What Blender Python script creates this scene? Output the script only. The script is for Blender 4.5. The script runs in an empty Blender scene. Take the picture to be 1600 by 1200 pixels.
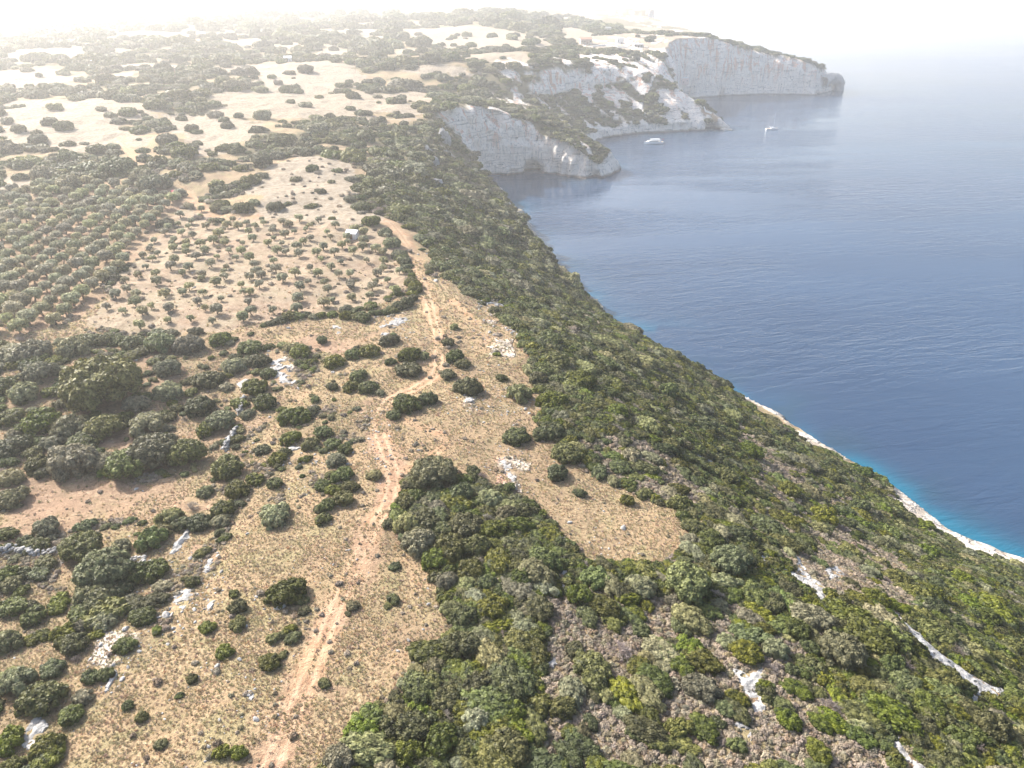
import bpy, math, random
import numpy as np
from mathutils import Vector
C = bpy.context.scene.collection
R = math.radians
rng = np.random.default_rng(7)
random.seed(7)

# ------------------------------------------------------------------ camera, sky, sun, exposure
CAM = np.array([0.0, 0.0, 130.0]); PITCH = R(27.7); FPX = 1142.0
cd = bpy.data.cameras.new('camera'); cam = bpy.data.objects.new('camera', cd); C.objects.link(cam)
cam.location = CAM; cam.rotation_euler = (R(90) - PITCH, 0, 0)
cd.sensor_width = 36; cd.lens = FPX / 1600 * 36; cd.clip_start = 1; cd.clip_end = 60000
S = bpy.context.scene; S.camera = cam
S.view_settings.view_transform = 'Standard'; S.view_settings.look = 'None'; S.view_settings.gamma = 1
S.view_settings.exposure = 1.08
S.cycles.use_denoising = True
S.cycles.max_bounces = 6; S.cycles.diffuse_bounces = 3; S.cycles.glossy_bounces = 2; S.cycles.transmission_bounces = 2
S.cycles.volume_bounces = 1; S.cycles.use_adaptive_sampling = False
SUN_EL, SUN_AZ = R(34), R(-52)            # azimuth from +Y, negative = to the left
W = bpy.data.worlds.new('World'); S.world = W; W.use_nodes = True
nt = W.node_tree; bg = nt.nodes['Background']; sk = nt.nodes.new('ShaderNodeTexSky')
sk.sky_type = 'NISHITA'; sk.sun_disc = False; sk.sun_elevation = SUN_EL; sk.sun_rotation = SUN_AZ
sk.air_density = 1.0; sk.dust_density = 5.0; sk.ozone_density = 1.0; sk.altitude = 100
nt.links.new(sk.outputs[0], bg.inputs[0]); bg.inputs[1].default_value = 0.145
sl = bpy.data.lights.new('sun', 'SUN'); sl.energy = 5.0; sl.angle = R(0.6); sl.color = (1, .965, .915)
so = bpy.data.objects.new('sun', sl); C.objects.link(so)
sdir = Vector((math.sin(SUN_AZ) * math.cos(SUN_EL), math.cos(SUN_AZ) * math.cos(SUN_EL), math.sin(SUN_EL)))
so.rotation_euler = sdir.to_track_quat('Z', 'Y').to_euler()

# ------------------------------------------------------------------ noise
def _hash(ix, iy, iz, s):
    h = (ix.astype(np.uint32) * np.uint32(374761393) + iy.astype(np.uint32) * np.uint32(668265263)
         + iz.astype(np.uint32) * np.uint32(2147483647) + np.uint32(s * 974711 & 0xffffffff))
    h = (h ^ (h >> np.uint32(13))) * np.uint32(1274126177)
    h = (h ^ (h >> np.uint32(16))) * np.uint32(2246822519)
    return ((h ^ (h >> np.uint32(15))) & np.uint32(0xffffff)).astype(np.float32) / np.float32(8388608) - 1
def noise2(x, y, scale, seed=0):
    x = np.asarray(x, np.float64) / scale + 1000; y = np.asarray(y, np.float64) / scale + 1000
    ix = np.floor(x); iy = np.floor(y); fx = (x - ix).astype(np.float32); fy = (y - iy).astype(np.float32)
    ix = ix.astype(np.int64); iy = iy.astype(np.int64); z = np.zeros_like(ix)
    fx = fx * fx * (3 - 2 * fx); fy = fy * fy * (3 - 2 * fy)
    a = _hash(ix, iy, z, seed); b = _hash(ix + 1, iy, z, seed); c = _hash(ix, iy + 1, z, seed); d = _hash(ix + 1, iy + 1, z, seed)
    return (a + (b - a) * fx) * (1 - fy) + (c + (d - c) * fx) * fy
def noise3(x, y, z, seed=0):
    x = x + 1000.; y = y + 1000.; z = z + 1000.
    ix = np.floor(x); iy = np.floor(y); iz = np.floor(z); f = [(q - i).astype(np.float32) for q, i in ((x, ix), (y, iy), (z, iz))]
    f = [q * q * (3 - 2 * q) for q in f]; ix, iy, iz = (q.astype(np.int64) for q in (ix, iy, iz))
    def L(k):
        a = _hash(ix, iy, iz + k, seed); b = _hash(ix + 1, iy, iz + k, seed); c = _hash(ix, iy + 1, iz + k, seed); d = _hash(ix + 1, iy + 1, iz + k, seed)
        return (a + (b - a) * f[0]) * (1 - f[1]) + (c + (d - c) * f[0]) * f[1]
    p = L(0); return p + (L(1) - p) * f[2]
def fbm(x, y, scale, oct=4, seed=0, gain=.5):
    t = 0; a = 1; n = 0
    for k in range(oct):
        t = t + a * noise2(x, y, scale / 2 ** k, seed + k * 17); n += a; a *= gain
    return t / n
def sstep(a, b, x):
    t = np.clip((x - a) / (b - a), 0, 1); return t * t * (3 - 2 * t)

# ------------------------------------------------------------------ the lie of the land
# coast, anticlockwise round the land with the sea on the right: x, y and the profile inland (distance, height)
def cliff(h, k=.5): return (4, h * k, 9, h * .8, 15, h, 110, h + 7, 400, h + 26)
SL = (2, 3, 13, 6.5, 50, 23, 105, 51, 300, 75)
SM = (3, 6, 10, 12, 45, 30, 90, 53, 300, 75)
COAST = [(700, -1500, *SL), (330, -300, *SL), (230, -60, *SL), (176, 60, *SL), (148, 112, *SL), (134, 143, *SL), (120, 157, *SL), (114, 178, *SL),
 (101, 205, *SL), (88, 232, *SL), (70, 250, *SM), (50, 284, *SM), (37, 322, *SM), (14, 402, 3, 10, 8, 18, 70, 50, 120, 58, 300, 70),
 (4, 470, 3, 6, 8, 14, 60, 46, 120, 58, 300, 70), (2, 520, 3, 3, 14, 12, 60, 44, 120, 58, 300, 70), (-8, 560, 3, 6, 14, 18, 55, 50, 120, 58, 300, 70), (-24, 594, 6, 10, 16, 34, 45, 54, 120, 60, 300, 70),
 (-30, 618, *cliff(57)), (-11, 629, *cliff(50)), (16, 637, *cliff(38)), (43, 621, 4, 15, 8, 26, 70, 36, 150, 54, 300, 72), (60, 611, 4, 9, 8, 18, 70, 30, 150, 54, 300, 72),
 (76, 612, 3, 6, 6, 10, 60, 28, 120, 48, 300, 72), (91, 640, 3, 7, 8, 16, 40, 30, 100, 46, 300, 72), (86, 668, 3, 7, 8, 16, 40, 30, 100, 48, 300, 72), (72, 720, 3, 7, 8, 12, 50, 32, 75, 45, 130, 70),
 (80, 780, 4, 9, 12, 14, 46, 32, 62, 40, 69, 78), (110, 824, 4, 9, 12, 15, 48, 32, 64, 39, 71, 80), (141, 842, 4, 9, 12, 16, 46, 33, 62, 40, 69, 79), (193, 853, 4, 8, 14, 15, 40, 34, 70, 58, 100, 74),
 (222, 866, 4, 8, 12, 14, 30, 26, 70, 50, 120, 70), (248, 868, 3, 5, 10, 12, 30, 24, 70, 44, 120, 60), (240, 895, 3, 6, 10, 14, 30, 26, 70, 50, 120, 70), (216, 960, 4, 12, 10, 24, 40, 48, 70, 66, 140, 80),
 (220, 1060, *cliff(74)), (250, 1150, *cliff(82)), (308, 1194, *cliff(80)), (350, 1208, *cliff(68)), (399, 1220, *cliff(56)), (440, 1212, *cliff(49)), (470, 1205, *cliff(44)), (488, 1228, *cliff(38)),
 (512, 1262, *cliff(32)), (514, 1300, *cliff(30)), (510, 1370, *cliff(34)), (440, 1600, *cliff(60)), (380, 2100, *cliff(90)), (500, 3400, *cliff(90)), (900, 6000, *cliff(90))]
LANDPOLY_EXTRA = [(900, 30000), (-30000, 30000), (-30000, -3000), (700, -3000)]
GX0, GX1, GY0, GY1, GS = -900., 900., -160., 2240., 4.
def _coast_field():
    cp = np.array([c[:2] for c in COAST], float); pr = np.array([c[2:] for c in COAST], float)
    P = []; Q = []
    for i in range(len(cp) - 1):
        L = np.hypot(*(cp[i + 1] - cp[i])); n = max(1, int(L / 14)); n = min(n, 40)
        for k in range(n): t = k / n; P.append(cp[i] * (1 - t) + cp[i + 1] * t); Q.append(pr[i] * (1 - t) + pr[i + 1] * t)
    P.append(cp[-1]); Q.append(pr[-1]); P = np.array(P); Q = np.array(Q)
    gx = np.arange(GX0, GX1 + 1, GS); gy = np.arange(GY0, GY1 + 1, GS); X, Y = np.meshgrid(gx, gy, indexing='ij')
    xf = X.ravel(); yf = Y.ravel(); best = np.full(xf.shape, 1e9); wsum = np.zeros(xf.shape); psum = np.zeros((10,) + xf.shape)
    for i in range(len(P) - 1):
        a = P[i]; b = P[i + 1] - a; L2 = b @ b
        t = np.clip(((xf - a[0]) * b[0] + (yf - a[1]) * b[1]) / L2, 0, 1)
        d2 = (xf - a[0] - t * b[0]) ** 2 + (yf - a[1] - t * b[1]) ** 2
        best = np.minimum(best, d2)
        w = math.sqrt(L2) / (d2 + 9) ** 2.2
        wsum += w
        for k in range(10): psum[k] += w * (Q[i][k] * (1 - t) + Q[i + 1][k] * t)
    d = np.sqrt(best); prof = psum / wsum
    poly = np.array([tuple(p) for p in P] + LANDPOLY_EXTRA)
    inside = inpoly(xf, yf, poly)
    d = np.where(inside, d, -d)
    return d.reshape(X.shape), prof.reshape((10,) + X.shape)
def inpoly(x, y, poly):
    poly = np.asarray(poly, float); ins = np.zeros(np.shape(x), bool); n = len(poly)
    for i in range(n):
        x1, y1 = poly[i]; x2, y2 = poly[(i + 1) % n]
        if y1 == y2: continue
        c = ((y1 > y) != (y2 > y)); c &= x < (x2 - x1) * (y - y1) / (y2 - y1) + x1; ins ^= c
    return ins
DF, PF = _coast_field()
def _samp(A, x, y):
    fx = np.clip((x - GX0) / GS, 0, A.shape[-2] - 1.001); fy = np.clip((y - GY0) / GS, 0, A.shape[-1] - 1.001)
    ix = fx.astype(int); iy = fy.astype(int); fx = fx - ix; fy = fy - iy
    return ((A[..., ix, iy] * (1 - fx) + A[..., ix + 1, iy] * fx) * (1 - fy) + (A[..., ix, iy + 1] * (1 - fx) + A[..., ix + 1, iy + 1] * fx) * fy)
def coastd(x, y):
    r = np.hypot(x, y); am = np.clip(r / 230, 1.1, 3.2)
    return _samp(DF, x, y) + am * 1.5 * fbm(x, y, 34, 4, 5)
def plateau(x, y):
    r = np.hypot(x, y)
    z = 52 + .0275 * np.clip(r - 260, 0, 2600) + 3.5 * fbm(x, y, 140, 2, 3) * np.clip(r / 300, .35, 2.2) + .5 * fbm(x, y, 18, 2, 9)
    z = z + 34 * np.exp(-((x - 150) / 230) ** 2 - ((y - 1560) / 300) ** 2) + 9 * np.exp(-((x + 650) / 500) ** 2 - ((y - 2500) / 500) ** 2)
    z = z - 4 * np.exp(-((x + 75) / 40) ** 2 - ((y - 120) / 60) ** 2)
    return z
def height(x, y, detail=True):
    x = np.asarray(x, float); y = np.asarray(y, float)
    d = coastd(x, y); p = _samp(PF, x, y)
    z = np.zeros(x.shape); pd = np.zeros(x.shape); pz = np.zeros(x.shape)
    dd = np.clip(d, 0, None)
    for k in range(5):
        cd_ = p[2 * k]; cz = p[2 * k + 1]
        m = (dd >= pd)
        t = np.clip((dd - pd) / np.maximum(cd_ - pd, .1), 0, 1)
        z = np.where(m, pz + (cz - pz) * t, z); pd = cd_; pz = cz
    z = z + np.clip(dd - pd, 0, None) * .15
    pl = plateau(x, y)
    far = (x < GX0 + 8) | (y > GY1 - 8) | (y < GY0 + 8) | (x > GX1 - 8)
    z = np.where(far & (d > 0), pl, z)
    h = np.clip(.5 + .5 * (pl - z) / 8, 0, 1); zz = pl * (1 - h) + z * h - 8 * h * (1 - h)
    if detail:
        rough = np.clip(dd / 10, 0, 1)
        zz = zz + rough * (.9 * fbm(x, y, 22, 3, 21) + .25 * fbm(x, y, 4, 2, 31)) * np.clip(np.hypot(x, y) / 200, .4, 2.0)
    return np.where(d > 0, np.maximum(zz, 0) + .0, np.maximum(d * .6, -6))
def project(x, y, z):
    dx = x - CAM[0]; dy = y - CAM[1]; dz = z - CAM[2]
    fw = dy * math.cos(PITCH) - dz * math.sin(PITCH); up = dy * math.sin(PITCH) + dz * math.cos(PITCH)
    return 800 + FPX * dx / fw, 600 - FPX * up / fw, fw
def pix(u, v):
    """ground points under photograph positions (1600x1200), by marching to the terrain"""
    u = np.atleast_1d(np.asarray(u, float)); v = np.atleast_1d(np.asarray(v, float))
    X = (u - 800) / FPX; Y = (600 - v) / FPX
    dy = math.cos(PITCH) + Y * math.sin(PITCH); dz = -math.sin(PITCH) + Y * math.cos(PITCH); dx = X
    t = np.full(u.shape, 40.); done = np.zeros(u.shape, bool)
    for k in range(900):
        z = CAM[2] + dz * t; g = z - height(dx * t, dy * t)
        done |= (g <= 0.02) | (t > 6000); st = np.where(done, 0, np.clip(g * .7, .05 * 1, 25)); t = t + st
        if done.all(): break
    return dx * t, dy * t, height(dx * t, dy * t)

# ------------------------------------------------------------------ object helpers
def tag(o, label=None, cat=None, group=None, kind=None):
    if label: o['label'] = label
    if cat: o['category'] = cat
    if group: o['group'] = group
    if kind: o['kind'] = kind
    return o
def grid_mesh(name, V, nr, nc, keep=None, attrs={}, smooth=True):
    idx = np.arange(nr * nc).reshape(nr, nc)
    F = np.stack([idx[:-1, :-1], idx[:-1, 1:], idx[1:, 1:], idx[1:, :-1]], -1).reshape(-1, 4)
    if keep is not None: F = F[keep[F].any(1)]
    used = np.zeros(len(V), bool); used[F.ravel()] = True; mp = np.cumsum(used) - 1
    V = V[used]; F = mp[F]; attrs = {k: a[used] for k, a in attrs.items()}
    return raw_mesh(name, V, F, attrs, smooth)
def raw_mesh(name, V, F, attrs={}, smooth=False):
    V = np.asarray(V, np.float32); F = np.asarray(F, np.int32); k = F.shape[1]
    m = bpy.data.meshes.new(name); m.vertices.add(len(V)); m.vertices.foreach_set('co', V.ravel())
    m.loops.add(F.size); m.loops.foreach_set('vertex_index', F.ravel())
    m.polygons.add(len(F)); m.polygons.foreach_set('loop_start', np.arange(0, F.size, k, dtype=np.int32))
    m.polygons.foreach_set('loop_total', np.full(len(F), k, np.int32))
    m.polygons.foreach_set('use_smooth', np.full(len(F), smooth, bool))
    for n, a in attrs.items():
        at = m.attributes.new(n, 'FLOAT', 'POINT'); at.data.foreach_set('value', np.asarray(a, np.float32))
    m.update(calc_edges=True); return m
def link(name, m, mat=None, parent=None):
    o = bpy.data.objects.new(name, m); C.objects.link(o)
    if mat: m.materials.append(mat)
    if parent: o.parent = parent
    return o
class NT:
    """small wrapper to write node materials compactly"""
    def __init__(s, name):
        s.m = bpy.data.materials.new(name); s.m.use_nodes = True; s.t = s.m.node_tree; s.n = s.t.nodes; s.p = s.n['Principled BSDF']
        s.out = s.n['Material Output']
    def set(s, sock, v):
        if hasattr(v, 'is_output') or isinstance(v, bpy.types.NodeSocket): s.t.links.new(v, sock)
        elif isinstance(v, (tuple, list)) and len(v) == 3 and sock.type == 'RGBA': sock.default_value = (*v, 1)
        else: sock.default_value = v
    def node(s, typ, ins={}, out=0, **kw):
        n = s.n.new(typ)
        for k, v in kw.items(): setattr(n, k, v)
        for k, v in ins.items(): s.set(n.inputs[k], v)
        return n.outputs[out]
    def attr(s, a): return s.node('ShaderNodeAttribute', attribute_name=a, out=2)
    def pos(s): return s.node('ShaderNodeNewGeometry', out=0)
    def noise(s, vec, scale, detail=3, rough=.55, dist=0, out=0): return s.node('ShaderNodeTexNoise', {'Vector': vec, 'Scale': scale, 'Detail': detail, 'Roughness': rough, 'Distortion': dist}, out)
    def scale(s, vec, v): return s.node('ShaderNodeVectorMath', {0: vec, 1: v}, operation='MULTIPLY')
    def math(s, op, a, b=0, c=0, clamp=False):
        n = s.n.new('ShaderNodeMath'); n.operation = op; n.use_clamp = clamp; s.set(n.inputs[0], a); s.set(n.inputs[1], b); s.set(n.inputs[2], c); return n.outputs[0]
    def mr(s, v, a, b, c=0, d=1): return s.node('ShaderNodeMapRange', {0: v, 1: a, 2: b, 3: c, 4: d}, interpolation_type='SMOOTHSTEP')
    def mix(s, f, a, b, blend='MIX'):
        n = s.n.new('ShaderNodeMix'); n.data_type = 'RGBA'; n.blend_type = blend
        s.set(n.inputs[0], f); s.set(n.inputs[6], a); s.set(n.inputs[7], b); return n.outputs[2]
    def ramp(s, f, stops):
        n = s.n.new('ShaderNodeValToRGB'); cr = n.color_ramp
        while len(cr.elements) < len(stops): cr.elements.new(.5)
        for e, (p, c) in zip(cr.elements, stops): e.position = p; e.color = (*c, 1)
        s.set(n.inputs[0], f); return n.outputs[0]
    def bump(s, h, strength=.5, dist=.1, normal=None):
        i = {'Height': h, 'Strength': strength, 'Distance': dist}
        if normal is not None: i['Normal'] = normal
        return s.node('ShaderNodeBump', i)
    def done(s, col, rough=.9, normal=None, spec=.3):
        s.set(s.p.inputs['Base Color'], col); s.set(s.p.inputs['Roughness'], rough); s.p.inputs['Specular IOR Level'].default_value = spec
        if normal is not None: s.set(s.p.inputs['Normal'], normal)
        return s.m


# ------------------------------------------------------------------ materials
def ground_material():
    q = NT('ground'); P = q.pos()
    big = q.noise(P, .06, 3); mid = q.noise(P, .55, 3, .6); cl = q.noise(P, 1.9, 3, .65); fine = q.noise(P, 7, 2, .6)
    grass = q.ramp(cl, [(.30, (.15, .105, .062)), (.45, (.26, .185, .11)), (.58, (.355, .27, .16)), (.74, (.46, .37, .25))])
    grass = q.mix(q.math('MULTIPLY', q.mr(big, .47, .60), .75), grass, (.34, .24, .145))
    grass = q.mix(q.math('MULTIPLY', q.mr(q.noise(P, .16, 4, .65), .50, .62), .60), grass, (.27, .235, .12))
    grass = q.mix(.35, grass, q.ramp(fine, [(.3, (.55, .55, .55)), (.7, (1.3, 1.3, 1.3))]), 'MULTIPLY')
    field = q.ramp(mid, [(.3, (.19, .15, .105)), (.5, (.29, .24, .18)), (.7, (.36, .31, .245))])
    field = q.mix(.30, field, q.ramp(cl, [(.35, (.6, .55, .5)), (.6, (1.15, 1.15, 1.15))]), 'MULTIPLY')
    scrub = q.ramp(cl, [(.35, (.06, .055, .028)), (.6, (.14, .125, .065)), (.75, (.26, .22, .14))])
    soil = q.ramp(mid, [(.3, (.19, .12, .085)), (.55, (.32, .205, .145)), (.75, (.41, .315, .225))])
    soil = q.mix(.4, soil, q.ramp(cl, [(.35, (.55, .5, .45)), (.65, (1.2, 1.2, 1.2))]), 'MULTIPLY')
    path = q.ramp(mid, [(.3, (.38, .185, .10)), (.5, (.46, .275, .165)), (.72, (.53, .40, .27))])
    # limestone: pale, weathered grey, rusty runs down steep faces, dark cracks
    st = q.noise(q.scale(P, (.16, .16, .018)), 1, 4, .6); st2 = q.noise(q.scale(P, (.55, .55, .05)), 1, 3, .6)
    bed = q.noise(q.scale(P, (.05, .05, .45)), 1, 4, .65, 1.2); rk = q.noise(P, .35, 5, .7); cav = q.noise(q.scale(P, (.16, .16, .26)), 1, 4, .6)
    rock = q.ramp(rk, [(.28, (.54, .48, .42)), (.42, (.78, .71, .63)), (.7, (.89, .83, .75))])
    zz = q.node('ShaderNodeSeparateXYZ', {0: P}, 2)
    up = q.mr(zz, 8, 42)
    rust = q.math('MULTIPLY', q.mr(st, .50, .62), up); rock = q.mix(q.math('MULTIPLY', rust, .9), rock, (.56, .31, .21))
    rock = q.mix(q.math('MULTIPLY', q.mr(st2, .54, .64), .5), rock, (.24, .23, .23))
    rock = q.mix(q.math('MULTIPLY', q.mr(bed, .55, .62), .65), rock, (.27, .24, .22))
    rock = q.mix(q.math('MULTIPLY', q.mr(cav, .64, .71), .85), rock, (.10, .095, .09))
    rock = q.mix(q.mr(zz, 2.2, .6), rock, (.17, .14, .12))
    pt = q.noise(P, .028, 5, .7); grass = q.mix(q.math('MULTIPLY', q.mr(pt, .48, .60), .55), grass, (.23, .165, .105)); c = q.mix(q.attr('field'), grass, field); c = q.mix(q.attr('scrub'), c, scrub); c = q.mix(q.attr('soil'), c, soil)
    c = q.mix(q.math('MULTIPLY', q.attr('path'), .8), c, path); c = q.mix(q.attr('rut'), c, (.54, .38, .26)); c = q.mix(q.attr('rock'), c, rock)
    h = q.math('ADD', q.math('MULTIPLY', cl, .7), q.math('MULTIPLY', fine, .3))
    b = q.bump(h, .9, .45); b = q.bump(q.math('MULTIPLY', q.math('ADD', rk, q.math('MULTIPLY', cav, .6)), q.attr('rock')), .9, 2.5, b)
    return q.done(c, .95, b, .15)
def rock_material():
    q = NT('limestone'); P = q.pos(); a = q.noise(P, .9, 5, .7); b_ = q.noise(P, 5, 3, .6)
    c = q.ramp(a, [(.3, (.17, .16, .15)), (.46, (.33, .32, .305)), (.64, (.47, .46, .445))])
    c = q.mix(q.math('MULTIPLY', q.mr(b_, .55, .7), .5), c, (.30, .27, .24))
    return q.done(c, .9, q.bump(q.math('ADD', a, q.math('MULTIPLY', b_, .4)), .9, .35), .2)
def leaf_material(name, dark, light, dry=None, trans=.18, vary=.25):
    q = NT(name); P = q.pos(); n = q.noise(P, 1.4, 2, .6); inf = q.n.new('ShaderNodeObjectInfo'); rnd = inf.outputs['Random']
    c = q.ramp(n, [(.32, dark), (.68, light)])
    hs = q.n.new('ShaderNodeHueSaturation'); q.set(hs.inputs['Hue'], q.mr(rnd, 0, 1, .5 - .03, .5 + .025)); q.set(hs.inputs['Value'], q.mr(q.math('FRACT', q.math('MULTIPLY', rnd, 7.3)), 0, 1, 1 - vary, 1 + vary))
    q.set(hs.inputs['Saturation'], q.mr(q.math('FRACT', q.math('MULTIPLY', rnd, 3.7)), 0, 1, .7, 1.1)); q.set(hs.inputs['Color'], c); c = hs.outputs[0]
    if dry: c = q.mix(q.mr(q.math('FRACT', q.math('MULTIPLY', rnd, 11.9)), .45, .9, 0, .85), c, dry)
    q.done(c, .6, None, .25); t = q.n.new('ShaderNodeBsdfTranslucent'); q.set(t.inputs[0], c); mx = q.n.new('ShaderNodeMixShader')
    mx.inputs[0].default_value = trans; q.t.links.new(q.p.outputs[0], mx.inputs[1]); q.t.links.new(t.outputs[0], mx.inputs[2]); q.t.links.new(mx.outputs[0], q.out.inputs[0])
    return q.m
def plain(name, col, rough=.7, spec=.3, metal=0, nscale=3., amt=.12):
    q = NT(name); n = q.noise(q.pos(), nscale, 3)
    c = q.ramp(n, [(.3, tuple(max(0, x * (1 - amt)) for x in col)), (.7, tuple(min(1, x * (1 + amt)) for x in col))]); q.p.inputs['Metallic'].default_value = metal
    return q.done(c, rough, None, spec)
def sea_material():
    q = NT('sea'); P = q.pos(); sh = q.attr('shallow'); big = q.noise(q.scale(P, (.006, .012, 1)), 1, 3, .5)
    deep = q.ramp(big, [(.3, (.020, .042, .085)), (.7, (.030, .060, .112))])
    c = q.mix(q.mr(sh, 0, .45), deep, (.012, .105, .17)); c = q.mix(q.mr(sh, .45, .95), c, (.03, .17, .20))
    c = q.mix(q.attr('bed'), c, (.02, .05, .07))
    rot = q.n.new('ShaderNodeVectorRotate'); rot.inputs['Angle'].default_value = R(-14); q.set(rot.inputs[0], P)
    w1 = q.noise(q.scale(rot.outputs[0], (.055, .20, 1)), 1, 3, .6, .6); w2 = q.noise(q.scale(rot.outputs[0], (.25, .75, 1)), 1, 3, .6)
    h = q.math('ADD', q.math('MULTIPLY', w1, 1.0), q.math('MULTIPLY', w2, .30))
    slick = q.mr(q.noise(q.scale(P, (.0022, .010, 1)), 1, 3, .6), .40, .60, .15, 1)
    b = q.n.new('ShaderNodeBump'); b.inputs['Distance'].default_value = .8; q.set(b.inputs['Strength'], slick); q.set(b.inputs['Height'], h)
    q.done(c, .10, b.outputs[0], .5); q.p.inputs['IOR'].default_value = 1.333
    return q.m
M = dict(rock=rock_material(),
 maquis=leaf_material('maquis_leaves', (.017, .026, .005), (.160, .172, .030)),
 bright=leaf_material('bright_leaves', (.036, .050, .008), (.175, .195, .035)),
 grey=leaf_material('grey_green_leaves', (.070, .070, .030), (.33, .32, .155), trans=.3),
 olive=leaf_material('olive_leaves', (.13, .13, .06), (.50, .475, .26), trans=.25, vary=.18),
 tree=leaf_material('tree_leaves', (.032, .040, .012), (.24, .25, .080)),
 dry=leaf_material('dry_twigs', (.19, .155, .13), (.42, .36, .31), trans=.15),
 cushion=leaf_material('cushion_leaves', (.15, .125, .07), (.38, .31, .21), dry=(.41, .335, .255), trans=.15),
 straw=leaf_material('straw', (.34, .245, .145), (.52, .40, .25), dry=(.36, .33, .18), trans=.3),
 bark=plain('bark', (.16, .125, .095), .95, amt=.4))

# ------------------------------------------------------------------ where things lie on the ground (outlines as read off the photograph)
def wpoly(pts):
    p = np.array(pts, float); x, y, z = pix(p[:, 0], p[:, 1]); return np.stack([x, y], 1)
FIELDS = [wpoly(p) for p in (
 [(0, 155), (60, 158), (110, 152), (245, 166), (250, 182), (190, 195), (240, 215), (200, 232), (110, 238), (0, 225), (0, 190)],
 [(262, 182), (300, 176), (385, 188), (425, 212), (350, 238), (310, 243), (300, 215), (262, 206)],
 [(0, 268), (40, 268), (62, 285), (48, 305), (20, 315), (0, 312)],
 [(385, 122), (460, 97), (545, 99), (568, 125), (500, 152), (430, 160), (395, 145)],
 [(420, 262), (480, 242), (545, 250), (560, 285), (560, 320), (600, 345), (560, 352), (400, 338), (392, 300)],
 [(560, 165), (650, 160), (656, 182), (600, 178)], [(650, 160), (668, 168), (655, 185), (640, 182)],
 [(630, 46), (700, 42), (790, 45), (868, 66), (862, 80), (760, 76), (700, 75), (640, 64)], [(640, 101), (735, 103), (740, 118), (690, 116), (640, 112)],
 [(150, 44), (215, 42), (225, 52), (150, 54)], [(345, 62), (430, 60), (430, 67), (345, 69)], [(0, 52), (40, 50), (60, 60), (0, 66)], [(70, 32), (180, 30), (180, 36), (70, 38)],
 [(180, 100), (330, 98), (330, 108), (180, 112)], [(300, 112), (420, 104), (420, 112), (300, 118)], [(0, 88), (60, 90), (50, 96), (0, 98)], [(500, 38), (600, 34), (600, 40), (500, 44)])]
PALE = wpoly([(862, 42), (905, 43), (935, 58), (1000, 66), (1006, 76), (940, 80), (905, 74), (880, 60)])
ORCH_D = wpoly([(-60, 330), (0, 305), (60, 288), (170, 285), (262, 296), (300, 312), (250, 350), (215, 390), (165, 455), (105, 505), (50, 522), (-60, 530)])
ORCH_S = wpoly([(305, 318), (345, 345), (420, 338), (560, 352), (612, 368), (636, 430), (615, 470), (500, 488), (410, 503), (350, 520), (190, 522), (130, 508), (185, 440), (235, 375)])
CLEARING = wpoly([(30, 745), (130, 745), (230, 752), (318, 745), (322, 790), (250, 812), (180, 806), (80, 835), (0, 846), (0, 770)])
REDGAPS = [wpoly(p) for p in ([(225, 560), (240, 550), (310, 575), (300, 610), (240, 600)], [(130, 680), (205, 680), (215, 700), (130, 705)], [(525, 935), (550, 860), (578, 800), (598, 800), (592, 850), (556, 930)],
 [(410, 1200), (430, 1160), (470, 1150), (440, 1210)], [(500, 1070), (545, 1055), (560, 1065), (530, 1100)], [(290, 845), (345, 845), (345, 870), (300, 875)], [(440, 545), (500, 520), (590, 520), (560, 545), (480, 560)])]
ROCKY = [wpoly(p) for p in ([(220, 850), (350, 850), (345, 960), (250, 1010), (180, 1100), (130, 1090), (150, 1000)], [(440, 680), (530, 690), (560, 760), (440, 770)], [(410, 545), (480, 570), (470, 610), (425, 600)],
 [(575, 490), (640, 485), (640, 530), (590, 530)], [(720, 600), (850, 600), (870, 650), (740, 650)], [(760, 470), (800, 470), (810, 495), (760, 500)], [(740, 500), (800, 505), (810, 560), (770, 560)],
 [(0, 860), (110, 860), (110, 900), (0, 890)], [(570, 640), (620, 620), (610, 700), (580, 760), (570, 720)], [(770, 690), (830, 700), (820, 770), (780, 750)])]
GRASSY = wpoly([(420, 640), (520, 560), (640, 520), (655, 440), (690, 440), (760, 470), (800, 510), (845, 600), (850, 660), (900, 720), (960, 750), (1060, 800), (1085, 840), (1030, 885), (935, 880), (900, 850), (830, 780), (760, 745), (640, 740), (612, 800), (650, 860), (695, 920), (700, 980), (640, 1040), (600, 1100), (500, 1200), (480, 1300), (100, 1300), (120, 1160), (240, 1000), (350, 860), (400, 760), (380, 690)])
SLOPE = wpoly([(585, 250), (640, 200), (700, 160), (800, 150), (1700, 150), (1700, 1300), (480, 1300), (520, 1160), (610, 1110), (640, 1060), (690, 990), (690, 920), (640, 850), (604, 800), (640, 735), (730, 735), (830, 790), (900, 860), (930, 885), (1035, 885), (1078, 840), (1050, 800), (900, 735), (845, 665), (830, 560), (770, 480), (700, 440), (672, 400), (640, 350), (600, 320)])
PHRYG = [wpoly(p) for p in ([(850, 930), (1000, 930), (1100, 960), (1200, 920), (1300, 1000), (1180, 1060), (1250, 1200), (820, 1230), (850, 1060)], [(900, 690), (1050, 700), (1120, 780), (1060, 790), (950, 740)], [(1200, 1030), (1330, 1080), (1400, 1220), (1200, 1220)],
 [(1150, 780), (1280, 800), (1420, 880), (1400, 1000), (1250, 900)], [(680, 750), (760, 760), (790, 800), (720, 800)], [(1130, 640), (1250, 740), (1350, 800), (1300, 840), (1180, 760)])]
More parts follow.
